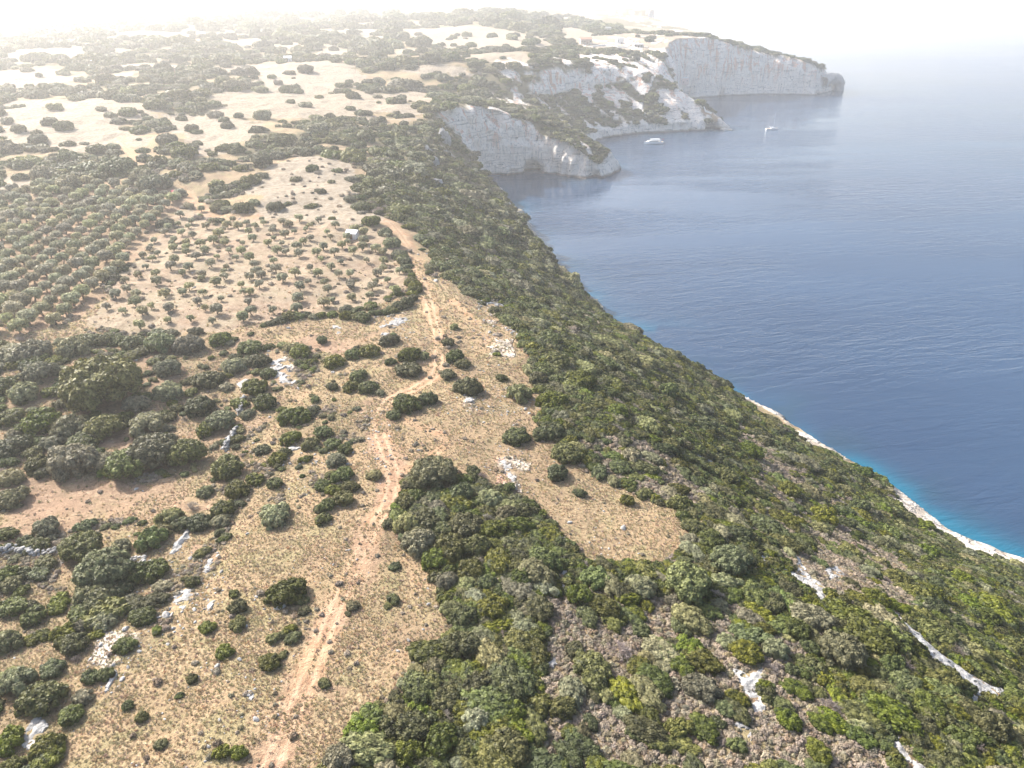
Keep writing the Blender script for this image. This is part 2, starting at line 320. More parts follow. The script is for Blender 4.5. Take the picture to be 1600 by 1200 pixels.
CL2 = [wpoly(p) for p in ([(862, 92), (900, 84), (960, 84), (1010, 92), (1040, 104), (1056, 130), (1010, 150), (985, 120), (950, 128), (915, 140), (890, 122)], [(895, 128), (920, 122), (935, 135), (925, 160), (905, 150)], [(985, 155), (1005, 160), (1010, 180), (990, 172)], [(1058, 140), (1090, 150), (1105, 165), (1140, 200), (1060, 205), (1020, 200), (1050, 185)], [(968, 196), (1010, 190), (1060, 190), (1060, 210), (968, 215)])]
THICK = wpoly([(-80, 540), (60, 530), (400, 520), (445, 560), (435, 640), (395, 690), (375, 770), (330, 760), (240, 735), (110, 742), (40, 740), (-80, 760)])
THICK2 = wpoly([(95, 850), (160, 820), (300, 790), (380, 760), (340, 830), (290, 870), (240, 930), (180, 960), (120, 930)])
THICK3 = wpoly([(-60, 930), (60, 1000), (200, 950), (240, 980), (130, 1100), (110, 1260), (-60, 1260)])
MEAD = wpoly([(390, 600), (560, 600), (600, 700), (560, 790), (380, 780)])
OUTC = [ # name part of the label, outline in the photograph, height in metres
 ('long white limestone gully running down the sea slope at lower right', [(1388, 953), (1400, 956), (1430, 985), (1460, 1012), (1500, 1040), (1530, 1060), (1582, 1083), (1560, 1092), (1540, 1088), (1526, 1106), (1516, 1098), (1515, 1078), (1492, 1055), (1455, 1028), (1425, 1000), (1402, 968)], .5),
 ('white Y-shaped limestone patch among low scrub at lower middle right', [(1140, 1048), (1152, 1042), (1170, 1052), (1188, 1044), (1194, 1052), (1186, 1070), (1196, 1105), (1190, 1117), (1176, 1112), (1165, 1085)], .5),
 ('small white limestone patch just below the Y-shaped one', [(1145, 1128), (1168, 1126), (1176, 1150), (1178, 1165), (1165, 1158)], .4),
 ('white limestone streak cut off by the bottom edge of the view', [(1382, 1140), (1400, 1150), (1425, 1185), (1450, 1200), (1470, 1240), (1390, 1240), (1400, 1190)], .5),
 ('branching white limestone patch on the sea slope, above the long gully', [(1218, 890), (1245, 892), (1240, 865), (1250, 870), (1262, 895), (1290, 918), (1292, 945), (1278, 940), (1260, 915), (1235, 902)], .5),
 ('square white limestone patch right of the branching one', [(1288, 888), (1316, 884), (1320, 902), (1296, 908)], .4),
 ('narrow white limestone strip left of the branching patch', [(1184, 858), (1192, 860), (1200, 880), (1198, 895), (1188, 884)], .4),
 ('small pale limestone strip below the grassy clearing on the slope', [(1168, 815), (1178, 822), (1184, 830), (1175, 830)], .4),
 ('thin grey limestone ledge high on the sea slope', [(1070, 708), (1090, 710), (1118, 722), (1120, 728), (1085, 718)], .5),
 ('narrow white limestone strip below the round grassy clearing', [(876, 888), (886, 895), (884, 935), (876, 928)], .4),
 ('small white limestone patch in dark scrub at lower centre', [(860, 1028), (872, 1025), (866, 1050), (848, 1065), (852, 1048)], .4),
 ('pale limestone patch between shrubs right of the track end', [(760, 905), (778, 898), (778, 912), (768, 918)], .4),
 ('pale scree patch among bushes at the upper edge of the grassland', [(755, 472), (790, 470), (798, 486), (772, 484), (770, 492), (758, 488)], .3),
 ('broad pale limestone pavement left of the track, near the thicket', [(422, 550), (440, 548), (450, 562), (462, 575), (464, 598), (448, 602), (428, 590), (420, 568)], .35),
 ('broken pale limestone beside the hedge corner', [(590, 512), (610, 492), (628, 490), (640, 500), (616, 512), (606, 522), (592, 524)], .35),
 ('small white limestone slab under the hedge', [(518, 508), (532, 510), (532, 522), (520, 522)], .4),
 ('small pale limestone patch in the mixed scrub left of the track', [(440, 696), (470, 692), (478, 702), (462, 715), (450, 722), (444, 708)], .35),
 ('upright white limestone slab leaning out of the lower left rocks', [(316, 892), (326, 876), (342, 856), (344, 864), (334, 878), (322, 900)], .7),
 ('white limestone slab shaped like a shield at lower left', [(320, 936), (336, 934), (334, 946), (324, 956)], .5),
 ('pale rubbly limestone spread at lower left', [(270, 935), (292, 915), (306, 928), (290, 950), (268, 965), (262, 958)], .3),
 ('thin white limestone spine at the lower left edge of the grass', [(170, 1050), (184, 1048), (180, 1062), (166, 1084), (163, 1078)], .5),
 ('grey-white limestone slab in the bottom left corner', [(40, 1130), (62, 1120), (80, 1128), (66, 1150), (52, 1182), (36, 1160)], .5),
 ('white limestone ledge beside the clearing on the dry grass', [(780, 712), (786, 710), (806, 745), (800, 752), (786, 736)], .3),
 ('small white limestone slab left of the track near the bottom', [(382, 1075), (394, 1078), (400, 1092), (390, 1094)], .35),
 ('tall grey limestone rock standing among the thicket trees', [(262, 866), (272, 848), (290, 826), (300, 822), (298, 836), (288, 850), (272, 868)], 1.3),
 ('grey limestone rock at the right edge of the thicket', [(370, 598), (386, 590), (390, 604), (378, 612)], 1.),
]
OUTW = [wpoly(o[1]) for o in OUTC]
def wline(pts):
    p = np.array(pts, float); x, y, z = pix(p[:, 0], p[:, 1]); return np.stack([x, y], 1)
def smooth(L, n=6):
    out = []
    for i in range(len(L) - 1):
        a = L[max(i - 1, 0)]; b = L[i]; c = L[i + 1]; d = L[min(i + 2, len(L) - 1)]
        for k in range(n): t = k / n; out.append(.5 * (2 * b + (c - a) * t + (2 * a - 5 * b + 4 * c - d) * t * t + (-a + 3 * b - 3 * c + d) * t ** 3))
    out.append(L[-1]); return np.array(out)
PATHS = [(smooth(wline(p)), w) for p, w in (
 ([(395, 1260), (430, 1180), (470, 1090), (500, 1010), (532, 930), (570, 850), (606, 785), (614, 740), (600, 700), (592, 660), (606, 628), (650, 606), (682, 582), (686, 545), (680, 510), (668, 470), (658, 435), (645, 400), (628, 370), (606, 345)], 1.8),
 ([(690, 575), (760, 545), (740, 500), (705, 470)], .9), ([(280, 296), (300, 310), (330, 335), (400, 338)], 1.3), ([(630, 735), (700, 690), (640, 660), (606, 640)], 1.0),
 ([(190, 215), (205, 240), (215, 262)], 1.2), ([(1120, 185), (1090, 172), (1078, 158), (1060, 140)], 1.5))]
def linedist(x, y, L):
    best = np.full(x.shape, 1e9); 
    for i in range(len(L) - 1):
        a = L[i]; b = L[i + 1] - a; l2 = max(b @ b, 1e-6); t = np.clip(((x - a[0]) * b[0] + (y - a[1]) * b[1]) / l2, 0, 1)
        best = np.minimum(best, (x - a[0] - t * b[0]) ** 2 + (y - a[1] - t * b[1]) ** 2)
    return np.sqrt(best)
def masks(x, y, z, steep=None):
    r = np.hypot(x, y); a = np.clip(r / 100, 1, 7)
    wx = x + a * 2.8 * fbm(x, y, 11, 4, 41, .6); wy = y + a * 2.8 * fbm(x, y, 11, 4, 43, .6)
    Z = lambda: np.zeros(x.shape)
    def inp(p):
        m = np.zeros(x.shape, bool); b = (wx > p[:, 0].min()) & (wx < p[:, 0].max()) & (wy > p[:, 1].min()) & (wy < p[:, 1].max())
        if b.any(): m[b] = inpoly(wx[b], wy[b], p)
        return m
    f = Z()
    for p in FIELDS: f[inp(p)] = 1
    nf = fbm(x, y, 90, 3, 51); f = np.where((r > 560) & (nf > .16) & (z > 50), np.maximum(f, .9), f)
    pale = inp(PALE); od = inp(ORCH_D); os_ = inp(ORCH_S); cl = inp(CLEARING); sl = inp(SLOPE); gr = inp(GRASSY); th = inp(THICK); th2 = inp(THICK2) | inp(THICK3); md = inp(MEAD)
    ph = Z().astype(bool)
    for p in PHRYG: ph |= inp(p)
    soil = Z(); soil[cl] = .62; soil[th] = .45; soil[od] = .6
    for p in REDGAPS: soil = np.maximum(soil, .75 * inp(p))
    rocky = Z()
    for p in ROCKY: rocky = np.maximum(rocky, inp(p) * 1.)
    nn = fbm(x, y, 16 * np.sqrt(a), 3, 61) if False else fbm(x, y, 20, 3, 61)
    d = np.where(r > 300, sstep(-.34, .16, nn) * .84, sstep(-.3, .3, nn) * .6)      # density of the scrub
    d[gr] = .0; n5 = fbm(x, y, 7, 3, 66); d = np.where(gr & ~sl, .22 * sstep(.10, .35, n5) * (x < -10 - .28 * y + 18), d); d = np.where(md, .30 * sstep(-.15, .3, n5), d)
    d = np.where(th, .25, d); d = np.where(th2, .14, d); d = np.where(sl, .90 + .2 * sstep(-.3, .2, fbm(x, y, 9, 2, 63)), d); d = np.where(sl & ph & (nn > -.45), .34 + .3 * (fbm(x, y, 8, 2, 64) > .2), d)
    d = np.where(sl & gr & ~ph, np.where(fbm(x, y, 8, 3, 67) > .14, .42, .02), d)
    d[f > .5] = 0.035; d[od | os_ | cl | pale] = 0
    dc = _samp(DF, x, y); d = np.where((dc < 120) & (y > 600) & (x > -60) & ~pale & (f < .5), .93, d); d = np.where((dc > 120) & (y > 600) & (x > 60) & (f < .5) & ~pale, .75, d)
    bare = Z().astype(bool)
    for p in OUTW: bare |= inpoly(x, y, p) if len(x) else bare
    d[bare] = 0
    d = np.where((dc < 2) | ((r < 330) & (z < 5.5 + 5 * nn) & (x > 40)), 0, d)
    P = Z(); rut = Z()
    for L, w in PATHS:
        ww = w * np.clip(r / 160, 1, 3); q = linedist(wx * .1 + x * .9, wy * .1 + y * .9, L); P = np.maximum(P, (.55 + .45 * sstep(-.2, .3, fbm(x, y, 6, 2, 74))) * (1 - sstep(ww * .5, ww * 1.6, q)) * (.55 + .45 * sstep(.15, .5, q)) * .85); d = np.where(q < ww * 1.2, 0, d)
        if L is PATHS[0][0]: rut = np.maximum(rut, (1 - sstep(.12, .45, np.abs(q - .85))) * .45)
    q0 = linedist(wx, wy, PATHS[0][0]); soil = np.maximum(soil, .9 * (1 - sstep(1.0, 5.2, q0)) * (r < 150) * sstep(-.35, .3, fbm(x, y, 7, 3, 79)))
    f = np.where(os_, .6, f); soil = np.where(os_, .4 * sstep(-.25, .3, fbm(x, y, 10, 3, 77)), soil); f = np.where(pale, 1, f)
    return dict(field=f, soil=np.clip(soil * (.75 + .6 * fbm(x, y, 12, 2, 71)), 0, 1), dens=d, path=P * np.clip(.75 + .5 * fbm(x, y, 5, 2, 73), 0, 1), rut=rut * (.5 + .5 * (fbm(x, y, 9, 2, 75) > -.2)),
                rocky=rocky, phryg=ph & sl, grassy=gr | md, orch=od | os_, pale=pale, slope=sl, bare=bare)

# ------------------------------------------------------------------ ground sheet
def rings():
    r = [28.]
    while r[-1] < 26000:
        q = r[-1]; s = q * (.0028 if q < 200 else .005 if q < 700 else .008)
        if 585 < q < 700: s = min(s, 1.0)
        elif 800 < q < 960: s = min(s, 1.6)
        elif 1190 < q < 1440: s = min(s, 2.2)
        elif q > 2600: s = q * .03
        r.append(q + s)
    return np.array(r)
rr = rings(); NC = 1150; aa = np.linspace(R(-58), R(58), NC)
RR, AA = np.meshgrid(rr, aa, indexing='ij'); gx = (RR * np.sin(AA)).ravel(); gy = (RR * np.cos(AA)).ravel()
gz = height(gx, gy)
print('land verts', gx.size)

GM = masks(gx, gy, gz)
Zg = gz.reshape(RR.shape); dr = np.gradient(Zg, rr, axis=0); da = np.gradient(Zg, aa, axis=1) / np.maximum(RR, 1)
steep = np.hypot(dr, da).ravel(); nrx = (-dr * np.sin(AA) - da * np.cos(AA)).ravel(); nry = (-dr * np.cos(AA) + da * np.sin(AA)).ravel()
dco = _samp(DF, gx, gy); rn = fbm(gx, gy, 14, 4, 81)
rock = sstep(.95, 1.45, steep + .45 * rn)
rock = np.maximum(rock, sstep(1, -1, gz - (5.4 + 6 * rn)) * (gz < 14) * (np.hypot(gx, gy) < 480))
rock = np.maximum(rock, sstep(1, -1, gz - (4.5 + 4 * rn)) * (gz < 14))
strk = fbm(gx + gy * .6, gy * .35 - gx * .2, 11, 4, 83)
rock = np.maximum(rock, sstep(.18, .30, strk) * (gy > 560) * (gx > -20) * (dco < 130) * (dco > 0) * .95)
rock = np.maximum(rock, sstep(.22, .36, rn + .25 * fbm(gx, gy, 3, 2, 85)) * GM['rocky'] * .9)
hb = (gx > 165) & (gx < 250) & (gy > 840) & (gy < 930) & (rn > -.25) & (gz < 40); rock = np.maximum(rock, hb * .9)
for p_ in CL2: rock = np.maximum(rock, inpoly(gx + 6 * rn, gy + 14 * rn, p_) * (strk * .5 + rn > -.28) * 1.)
rock = np.where(np.hypot(gx, gy) < 480, rock * (.42 + .38 * (fbm(gx, gy, 2.5, 3, 87) > 0)), rock)
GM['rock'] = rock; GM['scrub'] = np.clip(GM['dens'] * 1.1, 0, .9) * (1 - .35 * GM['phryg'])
# rough out the cliffs: push steep faces in and out, and hollow the sea caves
hl = np.maximum(np.hypot(nrx, nry), 1e-3); amp = sstep(.7, 1.6, steep) * np.clip(gy / 300, .3, 1)
dp = amp * (5.5 * noise3(gx / 19, gy / 19, gz / 50, 3) + 3.0 * noise3(gx / 6, gy / 6, gz / 14, 4) + 1.0 * noise3(gx / 2.6, gy / 2.6, gz / 3.4, 5) + 1.6 * noise3(gx / 25, gy / 25, gz / 3.6, 6))
for (cx, cy, cz, cr, dep) in ((228, 868, 0, 8, 12), (17, 640, 0, 9, 9), (200, 858, 0, 4, 5), (70, 614, 0, 5, 5)):
    dp -= dep * np.exp(-(((gx - cx) ** 2 + (gy - cy) ** 2 + ((gz - cz) * 1.2) ** 2) / cr ** 2) ** 2) * (gz > -3)
gX = gx + dp * nrx / hl; gY = gy + dp * nry / hl; gZ = gz + (steep > .7) * .6 * noise3(gx / 5, gy / 5, gz / 5, 8)
m = grid_mesh('ground', np.stack([gX, gY, gZ], 1), len(rr), NC, keep=(gz > -5.5), attrs={k: GM[k] for k in ('field', 'soil', 'rock', 'scrub', 'path', 'rut')})
tag(link('ground', m, ground_material()), kind='structure')
def rocky_at(x, y):
    i = np.clip(np.searchsorted(rr, np.hypot(x, y)), 0, len(rr) - 1); j = np.clip(np.round((np.arctan2(x, y) - aa[0]) / (aa[1] - aa[0])).astype(int), 0, NC - 1)
    return rock.reshape(RR.shape)[i, j]
# ------------------------------------------------------------------ sea
def make_sea():
    r = [60.]
    while r[-1] < 26000: r.append(r[-1] * 1.022)
    r = np.array(r); a = np.linspace(R(-62), R(62), 420); RR_, A_ = np.meshgrid(r, a, indexing='ij'); x = (RR_ * np.sin(A_)).ravel(); y = (RR_ * np.cos(A_)).ravel()
    d = -_samp(DF, x, y); inside = (np.abs(x) < 880) & (y < 2200) & (y > -150); d = np.where(inside, d, 400); n = fbm(x, y, 30, 3, 91)
    near = sstep(420, 240, y); sh = np.exp(-np.clip(d, 0, 1e4) / (2.4 + 3.2 * near * (1 + n) + 10 * (y > 300))) * (.35 + .5 * near) * np.clip(.65 + n * 1.2, 0, 1)
    bed = sstep(.05, .35, fbm(x, y, 14, 3, 93)) * np.exp(-np.clip(d, 0, 1e4) / 14) * .7
    keep = (d > -14) | ~inside
    m = grid_mesh('sea', np.stack([x, y, np.zeros_like(x)], 1), len(r), 420, keep=keep, attrs=dict(shallow=sh, bed=bed)); tag(link('sea', m, sea_material()), kind='structure')
make_sea()
# ------------------------------------------------------------------ plants: leafy meshes built once, one per form
def ico(sub=1):
    t = (1 + 5 ** .5) / 2; v = [(-1, t, 0), (1, t, 0), (-1, -t, 0), (1, -t, 0), (0, -1, t), (0, 1, t), (0, -1, -t), (0, 1, -t), (t, 0, -1), (t, 0, 1), (-t, 0, -1), (-t, 0, 1)]
    f = [(0, 11, 5), (0, 5, 1), (0, 1, 7), (0, 7, 10), (0, 10, 11), (1, 5, 9), (5, 11, 4), (11, 10, 2), (10, 7, 6), (7, 1, 8), (3, 9, 4), (3, 4, 2), (3, 2, 6), (3, 6, 8), (3, 8, 9), (4, 9, 5), (2, 4, 11), (6, 2, 10), (8, 6, 7), (9, 8, 1)]
    v = [np.array(p) / np.linalg.norm(p) for p in v]
    for _ in range(sub):
        c = {}; nf = []
        def mid(a, b):
            k = (min(a, b), max(a, b))
            if k not in c: p = v[a] + v[b]; v.append(p / np.linalg.norm(p)); c[k] = len(v) - 1
            return c[k]
        for a, b, d in f: x, y, z = mid(a, b), mid(b, d), mid(d, a); nf += [(a, x, z), (b, y, x), (d, z, y), (x, y, z)]
        f = nf
    return np.array(v), np.array(f)
IV, IF = ico(1); IV2, IF2 = ico(2); IV3, IF3 = ico(3)
def crown(name, mat, seed, nlobe=26, nleaf=2600, leaf=.075, H=.75, z0=0., lobe=(.16, .30), core=.84, spread=.76, up=0.1, gap=0., stretch=1.):
    """a crown of radius about 1: lobes over a dome, leaf-sized faces all over them, dark inside where the lobes overlap"""
    r = np.random.default_rng(seed); cs = []; rs = []
    for i in range(nlobe):
        th = r.uniform(0, 2 * math.pi); q = math.sqrt((i + .5) / nlobe); rad = q * spread * r.uniform(.85, 1.12)
        zc = z0 + H * (math.sqrt(max(0, 1 - (rad / 1.02) ** 2)) * r.uniform(.62, .80)); s = r.uniform(*lobe)
        th = i * 2.39996 + r.uniform(-.4, .4)
        cs.append((rad * math.cos(th) * stretch, rad * math.sin(th), max(zc, z0 + s * .55))); rs.append(s)
        if q > .6 and i % 2: cs.append((rad * 1.08 * math.cos(th + .3) * stretch, rad * 1.08 * math.sin(th + .3), z0 + s * .5)); rs.append(s * .9)
    cs = np.array(cs); rs = np.array(rs)
    V = []; F = []; n0 = 0
    for c, s in zip(cs, rs):
        if r.random() < gap: continue
        d = IV * (core * s * (1 + .12 * r.standard_normal((len(IV), 1)))); V.append(d + c); F.append(IF + n0); n0 += len(IV)
    k = r.choice(len(cs), nleaf * 2, p=rs ** 2 / (rs ** 2).sum()); d = r.standard_normal((nleaf * 2, 3)); d[:, 2] += .25; d /= np.linalg.norm(d, axis=1)[:, None]
    p = cs[k] + d * (rs[k] * r.uniform(.84, 1.10, nleaf * 2))[:, None]
    D = np.linalg.norm(p[:, None, :] - cs[None], axis=2) / rs[None]; D[np.arange(len(k)), k] = 9
    ok = (D.min(1) > .82) & (p[:, 2] > z0 + .02); p = p[ok][:nleaf]; d = d[ok][:nleaf]; n = len(p)
    nn = d + .42 * r.standard_normal((n, 3)) + np.array([0, 0, up]); nn /= np.linalg.norm(nn, axis=1)[:, None]
    t = np.cross(nn, r.standard_normal((n, 3))); t /= np.linalg.norm(t, axis=1)[:, None]; b = np.cross(nn, t)
    L = leaf * r.uniform(.6, 1.4, (n, 1)); w = L * r.uniform(.5, .9, (n, 1))
    q = np.stack([p - t * L, p + b * w, p + t * L, p - b * w], 1).reshape(-1, 3); i4 = np.arange(n) * 4 + n0
    F.append(np.stack([i4, i4 + 1, i4 + 2], 1)); F.append(np.stack([i4, i4 + 2, i4 + 3], 1)); V.append(q)
    m = raw_mesh(name, np.concatenate(V), np.concatenate(F)); m.materials.append(M[mat]); return m
def twigs(name, mat, seed, n=500, H=1., w=.012, curl=.3):
    """bare branching twigs radiating from the ground"""
    r = np.random.default_rng(seed); V = []; F = []
    def seg(a, b, wa, wb):
        d = b - a; s = np.cross(d, r.standard_normal(3)); s /= np.linalg.norm(s) + 1e-9; k = len(V)
        V.extend([a - s * wa, a + s * wa, b + s * wb, b - s * wb]); F.extend([(k, k + 1, k + 2), (k, k + 2, k + 3)])
    def grow(p, d, L, wd, lv):
        q = p + d * L; seg(p, q, wd, wd * .6)
        if lv:
            for _ in range(3 if lv > 1 else 4):
                e = d + .55 * r.standard_normal(3); e /= np.linalg.norm(e); grow(p + d * L * r.uniform(.4, 1), e, L * .62, wd * .62, lv - 1)
    for i in range(n):
        th = r.uniform(0, 6.283); el = r.uniform(.25, 1.5); d = np.array([math.cos(th) * math.cos(el), math.sin(th) * math.cos(el), math.sin(el)]); grow(np.zeros(3) + d * .05, d, .45 * H, w * 2, 3)
    m = raw_mesh(name, V, F); m.materials.append(M[mat]); return m
def tuft(name, mat, seed, n=46):
    r = np.random.default_rng(seed); V = []; F = []
    for i in range(n):
        th = r.uniform(0, 6.283); q = r.uniform(0, .6) ** 1; p = np.array([math.cos(th) * q, math.sin(th) * q, -.03]); lean = r.uniform(.1, .8); h = r.uniform(.35, .8)
        tip = p + np.array([math.cos(th) * lean * h, math.sin(th) * lean * h, h]); s = np.array([-math.sin(th), math.cos(th), 0]) * r.uniform(.05, .11); k = len(V)
        mid_ = (p + tip) / 2 + np.array([0, 0, .12]); V.extend([p - s, p + s, mid_ + s * .9, mid_ - s * .9, tip]); F.extend([(k, k + 1, k + 2), (k, k + 2, k + 3), (k + 3, k + 2, k + 4)])
    m = raw_mesh(name, V, F); m.materials.append(M[mat]); return m
def stone(name, seed, sub=1, flat=.6):
    r = np.random.default_rng(seed); v, f = (IV, IF) if sub == 1 else (IV2, IF2); o = r.uniform(0, 50, 3)
    k = 1 + .35 * noise3(v[:, 0] * 1.1 + o[0], v[:, 1] * 1.1 + o[1], v[:, 2] * 1.1 + o[2], seed) + .15 * noise3(v[:, 0] * 3 + o[0], v[:, 1] * 3 + o[1], v[:, 2] * 3, seed)
    m = raw_mesh(name, v * k[:, None] * np.array([1, .75, flat]), f); m.materials.append(M['rock']); return m
def trunk_mesh(name, seed, h=1., r0=.12, lean=.12, limbs=4):
    r = np.random.default_rng(seed); V = []; F = []
    def tube(pts, rad):
        k = len(V); n = 7
        for j, (p, q) in enumerate(zip(pts, rad)):
            for i in range(n): a = 6.283 * i / n; w = q * (1 + .18 * math.sin(3 * a + seed + j)); V.append((p[0] + w * math.cos(a), p[1] + w * math.sin(a), p[2]))
        for j in range(len(pts) - 1):
            for i in range(n): a, b = k + j * n + i, k + j * n + (i + 1) % n; F.append((a, b, b + n)); F.append((a, b + n, a + n))
    top = np.array([r.uniform(-lean, lean), r.uniform(-lean, lean), h * .5]); tube([np.array([0, 0, -.25]), np.array([0, 0, .05]), top * .55, top], [r0 * 1.5, r0 * 1.15, r0 * .9, r0 * .8])
    for i in range(limbs):
        a = 6.283 * i / limbs + r.uniform(-.4, .4); e = top + np.array([math.cos(a) * .42, math.sin(a) * .42, h * .5]); tube([top - (0, 0, .03), (top + e) / 2 + (0, 0, .03), e], [r0 * .6, r0 * .42, r0 * .2])
    m = raw_mesh(name, V, F, smooth=True); m.materials.append(M['bark']); return m
SH = {'m': [crown('shrub', 'maquis', 10 + i, nlobe=34 + 3 * i, nleaf=3800, leaf=.062, H=.72 + .05 * (i % 3), stretch=1 + .12 * (i % 2)) for i in range(5)],
      'b': [crown('shrub', 'bright', 30 + i, nlobe=18 + 4 * i, nleaf=2200, H=.62) for i in range(3)],
      'g': [crown('shrub', 'grey', 40 + i, nlobe=22 + 4 * i, nleaf=2600, H=.85, leaf=.07, lobe=(.2, .34)) for i in range(4)],
      'd': [twigs('shrub', 'dry', 50 + i, n=34, H=1.0, w=.010) for i in range(2)]}
FAR = [crown('shrub', 'maquis', 60 + i, nlobe=12, nleaf=620, leaf=.15, lobe=(.3, .45)) for i in range(4)] + [crown('shrub', 'grey', 65 + i, nlobe=11, nleaf=560, leaf=.15, lobe=(.3, .45)) for i in range(2)]
CUSH = [crown('cushion', 'cushion', 70 + i, nlobe=7, nleaf=260, leaf=.16, lobe=(.3, .5), H=.55) for i in range(4)] + [twigs('cushion', 'dry', 75 + i, n=12, w=.03) for i in range(2)]
TREEC = [crown('crown', 'tree', 80 + i, nlobe=52, nleaf=6500, leaf=.05, H=.72, z0=.18, lobe=(.15, .25), spread=.78) for i in range(3)]
TREET = [trunk_mesh('trunk', 85 + i, h=.7, r0=.06) for i in range(3)]
OLC = [crown('crown', 'olive', 90 + i, nlobe=16 + 2 * i, nleaf=1500, leaf=.085, H=.85, z0=.42, lobe=(.24, .36), spread=.62, core=.7) for i in range(5)]
OLT = [trunk_mesh('trunk', 95 + i, h=.85, r0=.085) for i in range(5)]
OLS = [crown('crown', 'olive', 100 + i, nlobe=10, nleaf=700, leaf=.10, H=.8, z0=.40, lobe=(.22, .36), spread=.6, core=.55, gap=.3) for i in range(4)]

# ------------------------------------------------------------------ scattering of what nobody could count (one object each)
def scatter(name, x, y, z, scl, rot, idx, protos, sink=.06):
    n = len(x); sm = raw_mesh(name, np.stack([x, y, z - sink * scl[:, 2]], 1), np.zeros((0, 3), int)) if False else bpy.data.meshes.new(name)
    sm.vertices.add(n); sm.vertices.foreach_set('co', np.stack([x, y, z - sink * scl[:, 2]], 1).astype(np.float32).ravel())
    a = sm.attributes.new('scl', 'FLOAT_VECTOR', 'POINT'); a.data.foreach_set('vector', scl.astype(np.float32).ravel())
    a = sm.attributes.new('rot', 'FLOAT_VECTOR', 'POINT'); a.data.foreach_set('vector', rot.astype(np.float32).ravel())
    a = sm.attributes.new('idx', 'INT', 'POINT'); a.data.foreach_set('value', idx.astype(np.int32))
    col = bpy.data.collections.new(name + '_forms')
    for k, pm in enumerate(protos): col.objects.link(bpy.data.objects.new('%s_form_%02d' % (name, k), pm))
    ng = bpy.data.node_groups.new(name, 'GeometryNodeTree'); ng.interface.new_socket('Geometry', in_out='INPUT', socket_type='NodeSocketGeometry'); ng.interface.new_socket('Geometry', in_out='OUTPUT', socket_type='NodeSocketGeometry')
    N = ng.nodes; i = N.new('NodeGroupInput'); o = N.new('NodeGroupOutput'); ci = N.new('GeometryNodeCollectionInfo'); ci.inputs['Collection'].default_value = col
    ci.inputs['Separate Children'].default_value = True; ci.inputs['Reset Children'].default_value = True
    ip = N.new('GeometryNodeInstanceOnPoints'); ip.inputs['Pick Instance'].default_value = True; Lk = ng.links.new
    def na(nm, t): q = N.new('GeometryNodeInputNamedAttribute'); q.data_type = t; q.inputs['Name'].default_value = nm; return q.outputs['Attribute']
    er = N.new('FunctionNodeEulerToRotation'); Lk(na('rot', 'FLOAT_VECTOR'), er.inputs[0])
    Lk(i.outputs[0], ip.inputs['Points']); Lk(ci.outputs[0], ip.inputs['Instance']); Lk(na('idx', 'INT'), ip.inputs['Instance Index']); Lk(er.outputs[0], ip.inputs['Rotation']); Lk(na('scl', 'FLOAT_VECTOR'), ip.inputs['Scale']); Lk(ip.outputs[0], o.inputs[0])
    ob = link(name, sm); md_ = ob.modifiers.new('scatter', 'NODES'); md_.node_group = ng; tag(ob, kind='stuff'); return ob
def cand(r0, r1, k, smin, seed, half=57):
    """jittered points, spacing growing with distance"""
    r = np.random.default_rng(seed); X = []; Y = []; q = r0
    while q < r1:
        s = max(smin, k * q); n = int(2 * R(half) * q / s); a = (np.arange(n) + r.uniform(-.45, .45, n)) * s / q - R(half); rr_ = q + r.uniform(-.5, .5, n) * s
        X.append(rr_ * np.sin(a)); Y.append(rr_ * np.cos(a)); q += s * .92
    return np.concatenate(X), np.concatenate(Y)
def inview(x, y, z, mar=260):
    u, v, w = project(x, y, z); return (w > 5) & (u > -mar) & (u < 1600 + mar) & (v < 1200 + mar) & (v > -200)
def vec(*a): return np.stack(a, 1)

